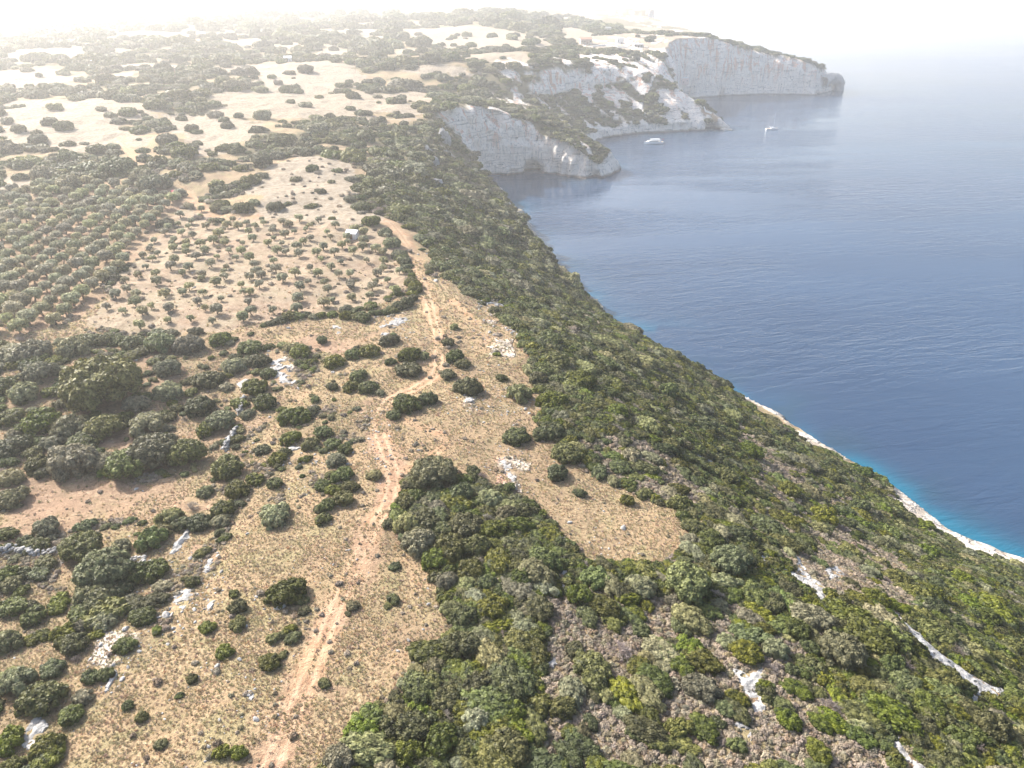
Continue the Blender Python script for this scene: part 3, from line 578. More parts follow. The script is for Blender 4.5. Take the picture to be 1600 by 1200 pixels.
# ------------------------------------------------------------------ the plants one can tell apart: u, v, width in the photograph's pixels, form
HAND = {
 'thicket': ('in the left thicket', [(165, 592, 128, 't'), (52, 545, 60, 'g'), (115, 540, 50, 'g'), (135, 530, 42, 'g'), (160, 530, 34, 'm'), (184, 530, 34, 'm'), (208, 533, 42, 'm'), (22, 548, 60, 'g'), (62, 578, 60, 'g'), (40, 610, 48, 'g'), (85, 560, 32, 'b'),
  (68, 652, 62, 'm'), (18, 648, 45, 'm'), (18, 692, 60, 'm'), (97, 628, 30, 'b'), (115, 602, 44, 'g'), (253, 535, 54, 't'), (296, 536, 48, 'g'), (261, 572, 46, 'g'), (345, 526, 40, 'm'), (392, 538, 42, 'm'), (325, 588, 55, 'm'), (366, 568, 42, 'g'), (215, 626, 45, 'g'),
  (266, 608, 52, 'g'), (166, 664, 60, 't'), (114, 664, 62, 'g'), (85, 688, 40, 'g'), (232, 655, 62, 'g'), (347, 655, 48, 't'), (312, 630, 52, 'm'), (374, 626, 32, 'b'), (118, 712, 85, 'g'), (160, 718, 50, 'g'), (203, 720, 72, 't'), (243, 702, 85, 't'), (290, 705, 65, 't'),
  (357, 725, 62, 'm'), (372, 760, 45, 'm'), (18, 742, 46, 'g'), (20, 775, 54, 'g'), (400, 600, 46, 'm'), (415, 625, 40, 'm'), (405, 560, 40, 'm'), (38, 665, 34, 'm'), (135, 628, 34, 'm'), (5, 600, 46, 'm'), (80, 610, 30, 'm'), (420, 580, 30, 'm'), (190, 655, 34, 'm'), (60, 720, 46, 'm'), (322, 668, 34, 'm')]),
 'clump': ('below the red clearing', [(75, 822, 46, 'g'), (10, 830, 32, 'm'), (42, 843, 32, 'b'), (130, 852, 66, 't'), (165, 885, 86, 't'), (190, 852, 36, 'g'), (238, 838, 54, 'b'), (252, 828, 32, 'g'), (214, 890, 52, 'm'), (243, 885, 46, 'm'), (345, 812, 30, 'g'),
  (312, 812, 42, 'm'), (268, 803, 42, 'g'), (150, 925, 66, 'm'), (322, 766, 28, 'g'), (350, 790, 42, 'm'), (300, 788, 32, 'd'), (285, 815, 34, 'm'), (190, 915, 42, 'm')]),
 'corner': ('at lower left', [(302, 906, 25, 'm'), (55, 958, 42, 'm'), (92, 948, 30, 'b'), (103, 985, 44, 'b'), (130, 975, 32, 'g'), (166, 965, 44, 'g'), (15, 998, 48, 'g'), (118, 1002, 46, 'm'), (28, 1060, 60, 'g'), (66, 1085, 66, 'm'), (82, 1040, 42, 'm'), (130, 1085, 32, 'g'),
  (112, 1112, 42, 'm'), (14, 1150, 52, 'b'), (76, 1160, 52, 'm'), (372, 945, 32, 'm'), (366, 925, 20, 'b'), (325, 976, 30, 'b'), (350, 1013, 34, 'b'), (372, 970, 34, 'b'), (300, 1058, 22, 'm'), (200, 1100, 20, 'm'), (222, 1118, 22, 'm'), (252, 1160, 22, 'b'), (346, 1172, 30, 'b'), (372, 1172, 30, 'b'),
  (450, 920, 58, 'm'), (422, 1030, 36, 'm'), (428, 995, 22, 'g'), (195, 1005, 36, 'm'), (165, 1050, 30, 'm'), (20, 1190, 40, 'b')]),
 'meadow': ('left of the dirt track', [(430, 800, 56, 'g'), (505, 808, 27, 'm'), (500, 792, 22, 'b'), (470, 546, 38, 'm'), (523, 562, 34, 'm'), (552, 550, 30, 'm'), (578, 545, 36, 'm'), (503, 530, 20, 'm'), (560, 585, 28, 'm'), (520, 602, 22, 'm'), (576, 602, 36, 'm'), (548, 602, 28, 'm'), (594, 612, 18, 'g'),
  (608, 530, 30, 'm'), (640, 552, 36, 'm'), (638, 573, 42, 'm'), (610, 563, 20, 'm'), (662, 555, 20, 'g'), (636, 626, 48, 'm'), (668, 621, 34, 'm'), (616, 645, 28, 'b'), (462, 646, 48, 'm'), (455, 682, 34, 'm'), (486, 690, 32, 'm'), (505, 672, 30, 'm'), (520, 690, 30, 'm'), (526, 716, 34, 'g'), (434, 714, 34, 'b'), (536, 738, 34, 'm'),
  (505, 755, 30, 'm'), (520, 762, 26, 'm'), (547, 757, 30, 'm'), (537, 775, 38, 'm'), (511, 786, 30, 'm'), (585, 740, 26, 'g'), (410, 700, 28, 'm'), (400, 745, 34, 'm'), (430, 752, 30, 'm'), (490, 640, 22, 'm'), (445, 705, 22, 'm'), (540, 700, 26, 'm')]),
 'strip': ('right of the dirt track', [(700, 533, 22, 'm'), (711, 553, 34, 'm'), (723, 566, 26, 'm'), (699, 581, 30, 'b'), (732, 600, 48, 'm'), (784, 588, 20, 'm'), (776, 552, 14, 'b'), (710, 510, 16, 'g'), (680, 735, 74, 't'), (720, 766, 44, 'm'), (740, 733, 24, 'm'), (735, 742, 26, 'b'), (636, 757, 24, 'g'), (765, 775, 44, 'g'), (650, 772, 34, 'b'),
  (806, 676, 46, 'm'), (810, 612, 42, 'g'), (608, 815, 26, 'b'), (636, 815, 42, 'g'), (664, 803, 56, 'b'), (728, 815, 58, 'm'), (770, 822, 46, 'm'), (655, 842, 54, 'g'), (705, 850, 56, 'm'), (745, 848, 48, 'm'), (793, 800, 36, 'g'), (682, 868, 46, 'm'), (980, 780, 26, 'm'), (906, 768, 20, 'm'), (735, 885, 50, 'm'), (760, 905, 36, 'm'), (700, 905, 36, 'g'), (815, 795, 40, 'm'), (720, 790, 34, 'm')]),
 'slope': ('on the sea slope', [(770, 942, 58, 'm'), (725, 960, 46, 'm'), (722, 1002, 62, 'm'), (655, 1068, 60, 'm'), (645, 1128, 66, 'm'), (695, 1085, 52, 'm'), (690, 1150, 60, 'm'), (565, 1138, 66, 'b'), (530, 1180, 60, 'g'), (835, 992, 38, 'm'), (1078, 1008, 56, 'b'), (1140, 872, 66, 't'), (1072, 905, 78, 't'), (1000, 912, 50, 'g'), (930, 895, 56, 'b'), (975, 920, 36, 'm'),
  (885, 702, 52, 'm'), (870, 735, 40, 'm'), (858, 668, 50, 'm'), (862, 622, 48, 'm'), (905, 590, 54, 'm'), (870, 560, 44, 'm'), (840, 590, 36, 'm'), (878, 648, 30, 'g'), (1062, 782, 40, 'm'), (1110, 838, 48, 'm'), (1312, 1012, 74, 't'), (1062, 1130, 46, 'b'), (910, 1140, 30, 'g'), (880, 1102, 44, 'm'), (1150, 1160, 34, 'b'), (1120, 1125, 30, 'b'), (905, 925, 46, 'm'), (850, 870, 52, 'm'), (815, 900, 44, 'm'),
  (640, 1165, 52, 'm'), (750, 1060, 54, 'm'), (800, 1105, 50, 'm'), (745, 1120, 50, 'g'), (790, 1040, 44, 'm'), (1350, 1070, 50, 'm'), (1390, 1030, 44, 'm'), (1245, 980, 46, 'm'), (1210, 1010, 40, 'g'), (1285, 800, 52, 'b'), (1330, 860, 46, 'b'), (1390, 830, 44, 'b'), (1550, 1130, 62, 'm'), (1500, 1150, 52, 'b'), (1440, 1130, 50, 'm'), (1275, 950, 36, 'm'), (1450, 860, 40, 'b'), (1590, 1090, 46, 'm'),
  (1500, 900, 44, 'b'), (1560, 905, 40, 'b'), (1400, 900, 42, 'm'), (1455, 925, 42, 'm'), (1540, 960, 44, 'm'), (1580, 1010, 44, 'm'), (1230, 760, 44, 'b'), (1170, 700, 46, 'm'), (1100, 660, 46, 'm'), (1040, 610, 44, 'm'), (980, 560, 42, 'm'), (1130, 740, 46, 'm'), (1040, 690, 44, 'm'), (960, 640, 44, 'm'), (1340, 790, 40, 'm'), (1290, 740, 40, 'm')]),
 'fields': ('among the far pale fields', [(285, 235, 44, 'm'), (262, 216, 36, 'm'), (300, 200, 22, 'm'), (292, 258, 34, 'm'), (185, 256, 62, 'm'), (110, 243, 38, 'm'), (440, 215, 48, 'm'), (410, 250, 40, 'm'), (470, 235, 34, 'm'), (120, 142, 34, 'm'), (178, 148, 30, 'm'), (60, 145, 32, 'm'), (478, 106, 30, 'm'), (450, 138, 26, 'm'), (488, 262, 20, 'm'), (430, 320, 30, 'm'),
  (500, 296, 20, 'b'), (580, 343, 30, 'm'), (603, 362, 24, 'g'), (612, 378, 26, 'g'), (240, 285, 50, 'g'), (110, 285, 44, 'g'), (70, 270, 40, 'g'), (380, 322, 34, 'm'), (345, 318, 30, 'm'), (355, 195, 22, 'm'), (30, 200, 26, 'm'), (100, 195, 30, 'm'), (60, 215, 30, 'm'), (225, 275, 44, 'g')]),
}
hedge = smooth(np.array([(415, 508), (440, 497), (480, 490), (540, 492), (580, 490), (615, 482), (640, 468), (648, 452), (642, 430), (633, 408), (620, 392)], float), 3)
HAND['hedge'] = ('in the dark hedge round the corner of the pale olive grove', [(u + (i * 7 % 5) - 2, v + (i * 5 % 4) - 2, 15 + (i * 7 % 6) * 2.6, 'm' if i % 5 else 'b') for i, (u, v) in enumerate(hedge)])
KW = {'m': ('dark green', 'shrub'), 'b': ('bright yellow-green', 'shrub'), 'g': ('grey-green', 'shrub'), 'd': ('bare dead', 'shrub'), 't': ('broad dark crowned', 'tree')}
ORD = ['nearest', 'second nearest', 'third nearest', 'fourth nearest', 'fifth nearest', 'sixth nearest', 'seventh nearest', 'eighth nearest', 'ninth nearest', 'tenth nearest', 'eleventh nearest', 'twelfth nearest'] + ['%dth nearest' % k for k in range(13, 60)]
HX = []; nshrub = 0
def put_shrub(x, y, z, rad, kind, label, group, k, hs=1., rz=None):
    ms = SH[kind]; o = bpy.data.objects.new('shrub', ms[k % len(ms)]); C.objects.link(o); o.location = (x, y, z - .06 * rad)
    o.rotation_euler = (0, 0, random.uniform(0, 6.28) if rz is None else rz); o.scale = (rad * random.uniform(.95, 1.1), rad * random.uniform(.85, 1.0), rad * hs)
    tag(o, label, 'shrub', group); return o
def put_tree(name, crown_m, trunk_m, x, y, z, rad, label, cat, group, hs=1.):
    e = bpy.data.objects.new(name, None); C.objects.link(e); e.location = (x, y, z); e.rotation_euler = (0, 0, random.uniform(0, 6.28)); e.scale = (rad, rad * random.uniform(.88, 1), rad * hs); tag(e, label, cat, group)
    for n, mm in (('crown', crown_m), ('trunk', trunk_m)): c = bpy.data.objects.new(n, mm); C.objects.link(c); c.parent = e
    return e
def place_hand():
    global nshrub
    for reg, (where, L) in HAND.items():
        P_ = np.array([(q[0], q[1], q[2]) for q in L], float); x, y, z = pix(P_[:, 0], P_[:, 1] + .22 * P_[:, 2]); u, v, w = project(x, y, z); rad = P_[:, 2] / 2 * w / FPX * (1.0 if reg == 'thicket' else 1.04)
        order = np.argsort(-v); cnt = {}
        for i in order:
            k = L[i][3]; cnt[k] = cnt.get(k, 0) + 1; tot = sum(q[3] == k for q in L); adj, noun = KW[k]
            lab = '%s %s %s' % (adj, noun, where)
            if reg == 'hedge': lab = '%s shrub %s' % (adj, where)
            elif tot > 1:
                sz = 'wide' if rad[i] > 3.3 else 'small' if rad[i] < 1.4 else 'rounded'
                lab = '%s %s %s %s, %s of its colour there' % (sz, adj, noun, where, ORD[cnt[k] - 1])
            HX.append((x[i], y[i], rad[i]))
            if k == 't': put_tree('broadleaf_tree', TREEC[i % 3], TREET[i % 3], x[i], y[i], z[i], rad[i], lab, 'tree', 'broad crowned trees'); continue
            put_shrub(x[i], y[i], z[i], rad[i], k, lab, 'shrubs ' + where, i, hs=random.uniform(.85, 1.1)); nshrub += 1
place_hand(); HXA = np.array(HX)
def clear_of(x, y, k=.75):
    ok = np.ones(x.shape, bool)
    for hx, hy, hr in HX: ok &= (x - hx) ** 2 + (y - hy) ** 2 > (hr * k) ** 2
    return ok

# ------------------------------------------------------------------ maquis: the largest as shrubs of their own, the rest as one mass
cx_, cy_ = cand(48, 1900, .0118, 2.15, 5); hx_, hy_ = cand(590, 1480, .0058, 3, 6, 32); q_ = (hx_ > 25 - .0 * hy_) & (_samp(DF, hx_, hy_) < 260) & (_samp(DF, hx_, hy_) > 0); q0 = ~((cx_ > 25) & (cy_ > 560) & (_samp(DF, cx_, cy_) < 260) & (_samp(DF, cx_, cy_) > 0)); cx_ = np.concatenate([cx_[q0], hx_[q_]]); cy_ = np.concatenate([cy_[q0], hy_[q_]]); cz_ = height(cx_, cy_); k_ = (cz_ > 2.5) & inview(cx_, cy_, cz_, 200); cx_, cy_, cz_ = cx_[k_], cy_[k_], cz_[k_]
mk = masks(cx_, cy_, cz_); r_ = np.random.default_rng(11)
hx2 = height(cx_ + 1, cy_); hy2 = height(cx_, cy_ + 1); st_ = np.hypot(hx2 - cz_, hy2 - cz_)
k_ = (r_.random(len(cx_)) < mk['dens']) & (st_ < 1.15) & (rocky_at(cx_, cy_) < .5) & clear_of(cx_, cy_) & ~((cy_ > 560) & (cx_ > -20) & (_samp(DF, cx_, cy_) < 130) & (fbm(cx_ + cy_ * .6, cy_ * .35 - cx_ * .2, 11, 4, 83) > .2))
cx_, cy_, cz_ = cx_[k_], cy_[k_], cz_[k_]; mk = {a: b[k_] for a, b in mk.items()}
dist = np.hypot(cx_, cy_); base = np.maximum(1.3, np.where(dist > 420, .0060, .0074) * dist); base = np.where((cx_ > 25) & (cy_ > 560) & (_samp(DF, cx_, cy_) < 260), .0036 * dist, base); lump = fbm(cx_, cy_, 13, 2, 19)
rad_ = base * np.exp(r_.normal(0, .26, len(cx_))) * (1 + .6 * lump) * np.where(mk['slope'] & (dist < 420), 1.12, 1.0)
rad_ = np.where(mk['grassy'] & ~mk['slope'] & (dist < 240), rad_ * .62, rad_); kind_ = np.where(r_.random(len(cx_)) < .17, 2, np.where(r_.random(len(cx_)) < .3 + .3 * (cx_ > 60), 1, 0)); kind_ = np.where(r_.random(len(cx_)) < .05, 3, kind_); kind_ = np.where((dist > 300) & (kind_ == 1) & (r_.random(len(cx_)) < .6), 0, kind_)
far_ok = np.ones(len(cx_), bool)
for p in OUTW:
    b_ = (cx_ > p[:, 0].min() - 4) & (cx_ < p[:, 0].max() + 4) & (cy_ > p[:, 1].min() - 5) & (cy_ < p[:, 1].max() + 4)
    if b_.any(): far_ok[b_] &= linedist(cx_[b_], cy_[b_] + .8, np.vstack([p, p[:1]])) > np.minimum(rad_[b_] * 1.0, 2.6)
cx_, cy_, cz_, dist, rad_, kind_ = (q[far_ok] for q in (cx_, cy_, cz_, dist, rad_, kind_)); mk = {a: b[far_ok] for a, b in mk.items()}
score = rad_ / dist * inview(cx_, cy_, cz_, -10) * (dist < 260); NI = max(0, 296 - nshrub); big = np.zeros(len(cx_), bool); big[np.argsort(-score)[:NI]] = True
KN = ['m', 'b', 'g', 'd']
for i in np.where(big)[0]:
    adj = KW[KN[kind_[i]]][0]; put_shrub(cx_[i], cy_[i], cz_[i], rad_[i], KN[kind_[i]], 'larger %s shrub standing in the low scrub of the near slope' % adj if mk['slope'][i] else 'larger %s shrub standing in the scrub left of the track' % adj,
              ('%s shrubs of the near slope' if mk['slope'][i] else '%s shrubs left of the track') % adj, i, rz=-.9 + random.uniform(-.4, .4))
s_ = ~big; nf = dist[s_] < 330; n_ = s_.sum(); ki = kind_[s_]; protos = SH['m'] + SH['b'] + SH['g'] + SH['d'] + FAR
rr2 = r_.integers(0, 1000, n_); near_i = np.select([ki == 0, ki == 1, ki == 2], [rr2 % 5, 5 + rr2 % 3, 8 + rr2 % 4], 12 + rr2 % 2); far_i = np.where(ki >= 2, 18 + rr2 % 2, 14 + rr2 % 4)
rd = rad_[s_]; el = np.where(mk['slope'][s_], r_.uniform(1.05, 1.6, n_), r_.uniform(.95, 1.3, n_))
scatter('maquis_scrub', cx_[s_], cy_[s_], cz_[s_], vec(rd * el, rd * r_.uniform(.8, 1, n_), rd * r_.uniform(.7, 1.0, n_)), vec(np.zeros(n_), np.zeros(n_), np.where(mk['slope'][s_], -.9 + r_.normal(0, .4, n_), r_.uniform(0, 6.28, n_))), np.where(nf, near_i, far_i), protos)
print('maquis', n_, 'individual', big.sum(), nshrub)

# low cushions between the shrubs
x, y = cand(48, 420, .0046, .50, 21); z = height(x, y); k_ = ((z > 7) | (y > 330) | (x < 40)) & inview(x, y, z, 120); x, y, z = x[k_], y[k_], z[k_]; mm = masks(x, y, z); n1 = fbm(x, y, 7, 3, 23)
p = np.where(mm['slope'] & ~mm['grassy'], .95, .004) + .5 * (mm['dens'] > .3) + np.where(mm['grassy'], .05 * (n1 > .28), 0); p = np.where(mm['bare'] | mm['orch'] | (mm['path'] > .3) | (mm['field'] > .5), .02, p)
k_ = (r_.random(len(x)) < p) & clear_of(x, y, .8); x, y, z = x[k_], y[k_], z[k_]; gsh = (mm['slope'] & ~mm['phryg'] & ~mm['grassy'])[k_] & (r_.random(len(x)) < .75); n_ = len(x); s = (.32 + .22 * gsh) * np.exp(r_.normal(0, .3, n_)) * np.clip(np.hypot(x, y) / 110, 1, 3)
scatter('low_cushion_plants', x, y, z, vec(s, s, s), vec(np.zeros(n_), np.zeros(n_), r_.uniform(0, 6.28, n_)), np.where(gsh, r_.integers(6, 10, n_), np.where(r_.random(n_) < .86, r_.integers(0, 4, n_), r_.integers(4, 6, n_))), CUSH + FAR[:4]); print('cushions', n_)
# dry grass
TUF = [tuft('tuft', 'straw', 110 + i) for i in range(4)]
x, y = cand(48, 250, .0036, .36, 25); z = height(x, y); k_ = (z > 8) & inview(x, y, z, 100); x, y, z = x[k_], y[k_], z[k_]; mm = masks(x, y, z); n1 = fbm(x, y, 4, 3, 27)
p = np.where(mm['grassy'] | ~mm['slope'], .62 + .6 * n1, .12); p = np.where(mm['orch'], .05, p); p = np.where(mm['soil'] > .4, .12, p); p = np.where(mm['bare'] | (mm['path'] > .45), .04, p)
k_ = (r_.random(len(x)) < p) & clear_of(x, y, .8); x, y, z = x[k_], y[k_], z[k_]; n_ = len(x); s = .22 * np.exp(r_.normal(0, .25, n_)) * np.clip(np.hypot(x, y) / 110, 1, 2.2)
scatter('dry_grass', x, y, z, vec(s, s, s * .8), vec(np.zeros(n_), np.zeros(n_), r_.uniform(0, 6.28, n_)), r_.integers(0, 4, n_), TUF); print('grass', n_)
# loose stones
STN = [stone('stone', 120 + i) for i in range(5)]
x, y = cand(50, 330, .005, .55, 29); z = height(x, y); k_ = (z > 1) & inview(x, y, z, 60); x, y, z = x[k_], y[k_], z[k_]; mm = masks(x, y, z)
p = .006 + .26 * mm['rocky'] + np.where(mm['grassy'], .008 + .10 * (fbm(x, y, 9, 3, 28) > .28), 0) + .04 * (z < 7); k_ = (r_.random(len(x)) < p); x, y, z = x[k_], y[k_], z[k_]; n_ = len(x); s = .11 * np.exp(r_.normal(0, .6, n_)) * np.clip(np.hypot(x, y) / 120, 1, 2)
scatter('loose_stones', x, y, z, vec(s, s, s), vec(r_.normal(0, .2, n_), r_.normal(0, .2, n_), r_.uniform(0, 6.28, n_)), r_.integers(0, 5, n_), STN, sink=.0)

# ------------------------------------------------------------------ olive groves in rows
def grove(poly, step, ang, jit, seed):
    r = np.random.default_rng(seed); c = poly.mean(0); ca, sa = math.cos(ang), math.sin(ang); out = []
    for i in range(-60, 60):
        for j in range(-60, 60):
            a = (i + .5 * (j % 2) * 0 + r.normal(0, jit)) * step; b = (j + r.normal(0, jit)) * step; out.append((c[0] + ca * a - sa * b, c[1] + sa * a + ca * b))
    out = np.array(out); out = out[inpoly(out[:, 0], out[:, 1], poly)]; return out
ra_ = wline([(60, 480), (230, 340)]); ROWA = math.atan2(*(ra_[1] - ra_[0])[::-1]); gd = grove(ORCH_D, 6.7, ROWA, .09, 1); gs = grove(ORCH_S, 7.0, ROWA, .2, 2); gs = gs[np.random.default_rng(3).random(len(gs)) < .9]
gd = gd[clear_of(gd[:, 0], gd[:, 1], 1.)]; gs = gs[clear_of(gs[:, 0], gs[:, 1], 1.1)]
zs = height(gs[:, 0], gs[:, 1]); zd = height(gd[:, 0], gd[:, 1]); vs = inview(gs[:, 0], gs[:, 1], zs, 30); vd = inview(gd[:, 0], gd[:, 1], zd, 30)
print('olives', len(gd), len(gs))
gs, zs, gd, zd = gs[vs], zs[vs], gd[vd], zd[vd]; HUTP = None
for i in range(len(gs)): put_tree('olive_tree', OLS[i % 4] if i % 3 else OLC[i % 5], OLT[i % 5], gs[i, 0], gs[i, 1], zs[i], random.uniform(1.3, 2.4), 'small open olive tree on pale bare soil in the sparse grove', 'olive tree', 'young olive trees of the pale grove')
od_ = np.argsort(np.hypot(gd[:, 0], gd[:, 1])); lim = max(0, 298 - len(gs))
for i in od_[:lim]: put_tree('olive_tree', OLC[i % 5], OLT[i % 5], gd[i, 0], gd[i, 1], zd[i], random.uniform(2.4, 3.4), 'full rounded olive tree in the dense grove at the left', 'olive tree', 'olive trees of the dense grove')
rest = od_[lim:]; n_ = len(rest); print('olives rest', n_)
if n_:
    s = r_.uniform(2.4, 3.4, n_); scatter('far_olive_trees', gd[rest, 0], gd[rest, 1], zd[rest], vec(s, s, s), vec(np.zeros(n_), np.zeros(n_), r_.uniform(0, 6.28, n_)), r_.integers(0, 5, n_), OLC, sink=.35)
# ------------------------------------------------------------------ limestone outcrops
def polydist(x, y, p):
    return linedist(x, y, np.vstack([p, p[:1]]))
def outcrop(label, poly, h, seed):
    p = smooth(np.vstack([poly, poly[:1]]), 3)[:-1]; c = p.mean(0); r = np.hypot(*c); st = np.clip(.0022 * r, .22, 1.5); lo = p.min(0) - st; hi = p.max(0) + st
    gx_ = np.arange(lo[0], hi[0] + st, st); gy_ = np.arange(lo[1], hi[1] + st, st); X, Y = np.meshgrid(gx_, gy_, indexing='ij'); x = X.ravel(); y = Y.ravel()
    k_ = min(1.5, max(.7, r / 130)); ins = inpoly(x + .9 * k_ * fbm(x, y, 1.6 * k_, 3, seed, .7), y + .9 * k_ * fbm(x, y, 1.6 * k_, 3, seed + 1, .7), p) & (fbm(x, y, 2.2 * k_, 3, seed + 5, .7) > (.02 if any(w_ in label for w_ in ('pavement', 'broken', 'rubbly', 'mixed', 'scree')) else -.42 if h >= .5 else -.25)); d = np.where(ins, 1, -1) * polydist(x, y, p)
    rid = 1 - np.abs(fbm(x * .8 + y * .5, y * .6, 2.2, 3, seed + 2)) * 2; z = height(x, y) + np.where(d > 0, .55 * h * sstep(0, 1.6, d) * (.3 + .7 * rid) + .25 * fbm(x, y, .9, 2, seed + 3) + .06, -.35)
    m = grid_mesh('rock_outcrop', np.stack([x, y, z], 1), len(gx_), len(gy_), keep=ins, smooth=False)
    tag(link('rock_outcrop', m, M['rock']), label, 'rock', 'limestone outcrops')
for i, (lb, pp, h) in enumerate(OUTC): outcrop(lb, OUTW[i], h, 200 + 7 * i)
def crag(label, u, v, w, hgt, seed, name='crag', cat='rock', zfix=None, flat=.7):
    x, y, z = (q[0] for q in pix(u, v)); wd = project(x, y, z)[2]; r = w / 2 * wd / FPX; vv = IV3; o = seed * 3.1
    k = 1 + .30 * noise3(vv[:, 0] * 1.2 + o, vv[:, 1] * 1.2, vv[:, 2] * 1.2, seed) + .16 * noise3(vv[:, 0] * 3 + o, vv[:, 1] * 3, vv[:, 2] * 3, seed) + .07 * noise3(vv[:, 0] * 8 + o, vv[:, 1] * 8, vv[:, 2] * 8, seed)
    m = raw_mesh(name, vv * k[:, None] * np.array([r, r * flat, hgt]), IF3); o = link(name, m, M['rock']); o.location = (x, y, (z if zfix is None else zfix)); o.rotation_euler = (0, 0, random.uniform(-.5, .5)); tag(o, label, cat, 'pale crags'); return o
crag('pale limestone crag jutting from the dark slope by the near cove', 684, 292, 17, 5, 1)
crag('upper of the pale crags at the plateau edge above the cove', 694, 222, 26, 9, 2)
crag('lower left of the pale crags at the plateau edge', 668, 242, 18, 7, 3)
crag('pale crag hanging below the others at the head of the cove', 678, 256, 16, 5, 4)
crag('lone white boulder at the waterline below the dark slope', 800, 322, 15, 3.5, 5, 'boulder', 'boulder', .6)
#crag('white headland knob above the second bay, under the white parapet', 1118, 182, 34, 9, 6)
crag('low dark-footed rock tip pointing out from the second headland', 1136, 203, 18, 2.2, 7)
# the arch at the tip of the cape
def rock_arch():
    pts = np.array([(486, 1234, 17), (500, 1248, 19), (511, 1258, 19.5), (521, 1267, 18), (527, 1272, 12), (529, 1274, 4), (530, 1275, -4)], float); P_ = smooth(pts, 8); V = []; F = []; n = 22
    for j, p in enumerate(P_):
        t = P_[min(j + 1, len(P_) - 1)] - P_[max(j - 1, 0)]; t /= np.linalg.norm(t); a = np.cross(t, (0.7, -.7, 0)); 
        s_ = np.array([.7, -.7, 0]); s_ = s_ - t * (s_ @ t); s_ /= np.linalg.norm(s_); u_ = np.cross(t, s_)
        for i in range(n): an = 6.283 * i / n; V.append(p + s_ * 9 * math.cos(an) + u_ * 8.0 * math.sin(an))
    for j in range(len(P_) - 1):
        for i in range(n): F.append((j * n + i, j * n + (i + 1) % n, (j + 1) * n + (i + 1) % n, (j + 1) * n + i))
    V = np.array(V); c = P_.mean(0); V += 1.9 * np.stack([noise3(V[:, 0] / 7, V[:, 1] / 7, V[:, 2] / 7, 5 + k) for k in range(3)], 1) + .7 * np.stack([noise3(V[:, 0] / 2.2, V[:, 1] / 2.2, V[:, 2] / 2.2, 15 + k) for k in range(3)], 1)
    tag(link('rock_arch', raw_mesh('rock_arch', V, F), M['rock']), 'natural limestone arch standing in the sea at the tip of the far cape', 'rock arch')
rock_arch()
# ------------------------------------------------------------------ dry-stone walls
def wall(label, pts, h, w, seed):
    L = smooth(wline(pts), 8); r = np.random.default_rng(seed); V = []; F = []; n0 = 0
    seg = np.hypot(*np.diff(L, axis=0).T); cum = np.concatenate([[0], np.cumsum(seg)]); 
    for lvl in range(3):
        s = 0
        while s < cum[-1]:
            x = np.interp(s, cum, L[:, 0]); y = np.interp(s, cum, L[:, 1]); q = r.uniform(.22, .42)
            if r.random() > .18 * lvl:
                for side in (-1, 1):
                    v = IV * np.array([q * 1.1, q * .9, q * .7]) * (1 + .25 * r.standard_normal((len(IV), 1)) * .5); a = r.uniform(0, 6.28); ca, sa = math.cos(a), math.sin(a)
                    v = np.stack([v[:, 0] * ca - v[:, 1] * sa, v[:, 0] * sa + v[:, 1] * ca, v[:, 2]], 1) + (x + r.normal(0, w * .3), y + side * w * .35 + r.normal(0, w * .2), float(height(np.array([x]), np.array([y]))[0]) + h * (lvl + .4) / 3); V.append(v); F.append(IF + n0); n0 += len(IV)
            s += q * 1.7
    tag(link('dry_stone_wall', raw_mesh('dry_stone_wall', np.concatenate(V), np.concatenate(F)), M['rock']), label, 'stone wall', 'old field walls', kind='thing')
wall('low tumbled stone wall below the red clearing, at the left edge', [(-30, 856), (30, 862), (62, 866), (96, 862)], .9, .8, 1)
wall('short stone wall standing between thicket bushes left of the meadow', [(352, 704), (360, 688), (368, 674)], 1.3, .9, 2)
wall('stone wall stub just above the other one at the thicket edge', [(372, 650), (378, 634), (382, 622)], 1.2, .8, 3)
wall('stone wall running out under the lower thicket tree', [(196, 880), (215, 878), (235, 882)], 1.0, .8, 4)
# ------------------------------------------------------------------ buildings
M.update(white=plain('white_wall', (.80, .78, .75), .8), stonew=plain('stone_wall', (.55, .50, .44), .9, amt=.25), tile=plain('roof_tile', (.48, .24, .16), .85, amt=.2), paleroof=plain('pale_roof', (.82, .83, .84), .5), dark=plain('dark_opening', (.05, .06, .07), .4), wood=plain('wood', (.25, .16, .10), .8), glass=plain('window_glass', (.04, .07, .10), .1, .6), gel=plain('white_gelcoat', (.82, .84, .85), .25, .5), red=plain('red_cloth', (.50, .12, .12), .8), pink=plain('pink_wall', (.68, .52, .46), .85), metal=plain('mast_metal', (.62, .64, .66), .35, .5, .8), teak=plain('deck_boards', (.52, .40, .27), .7), blue=plain('blue_hull_stripe', (.05, .18, .30), .4))
def bx(V, F, x0, x1, y0, y1, z0, z1):
    k = len(V); V += [(x, y, z) for z in (z0, z1) for y in (y0, y1) for x in (x0, x1)]
    F += [(k, k + 2, k + 3, k + 1), (k + 4, k + 5, k + 7, k + 6), (k, k + 1, k + 5, k + 4), (k + 2, k + 6, k + 7, k + 3), (k, k + 4, k + 6, k + 2), (k + 1, k + 3, k + 7, k + 5)]
def part(name, V, F, mat, parent): return link(name, raw_mesh(name, V, F), M[mat], parent)
def root(name, x, y, z, rz, label, cat, group=None): e = bpy.data.objects.new(name, None); C.objects.link(e); e.location = (x, y, z); e.rotation_euler = (0, 0, rz); tag(e, label, cat, group); return e
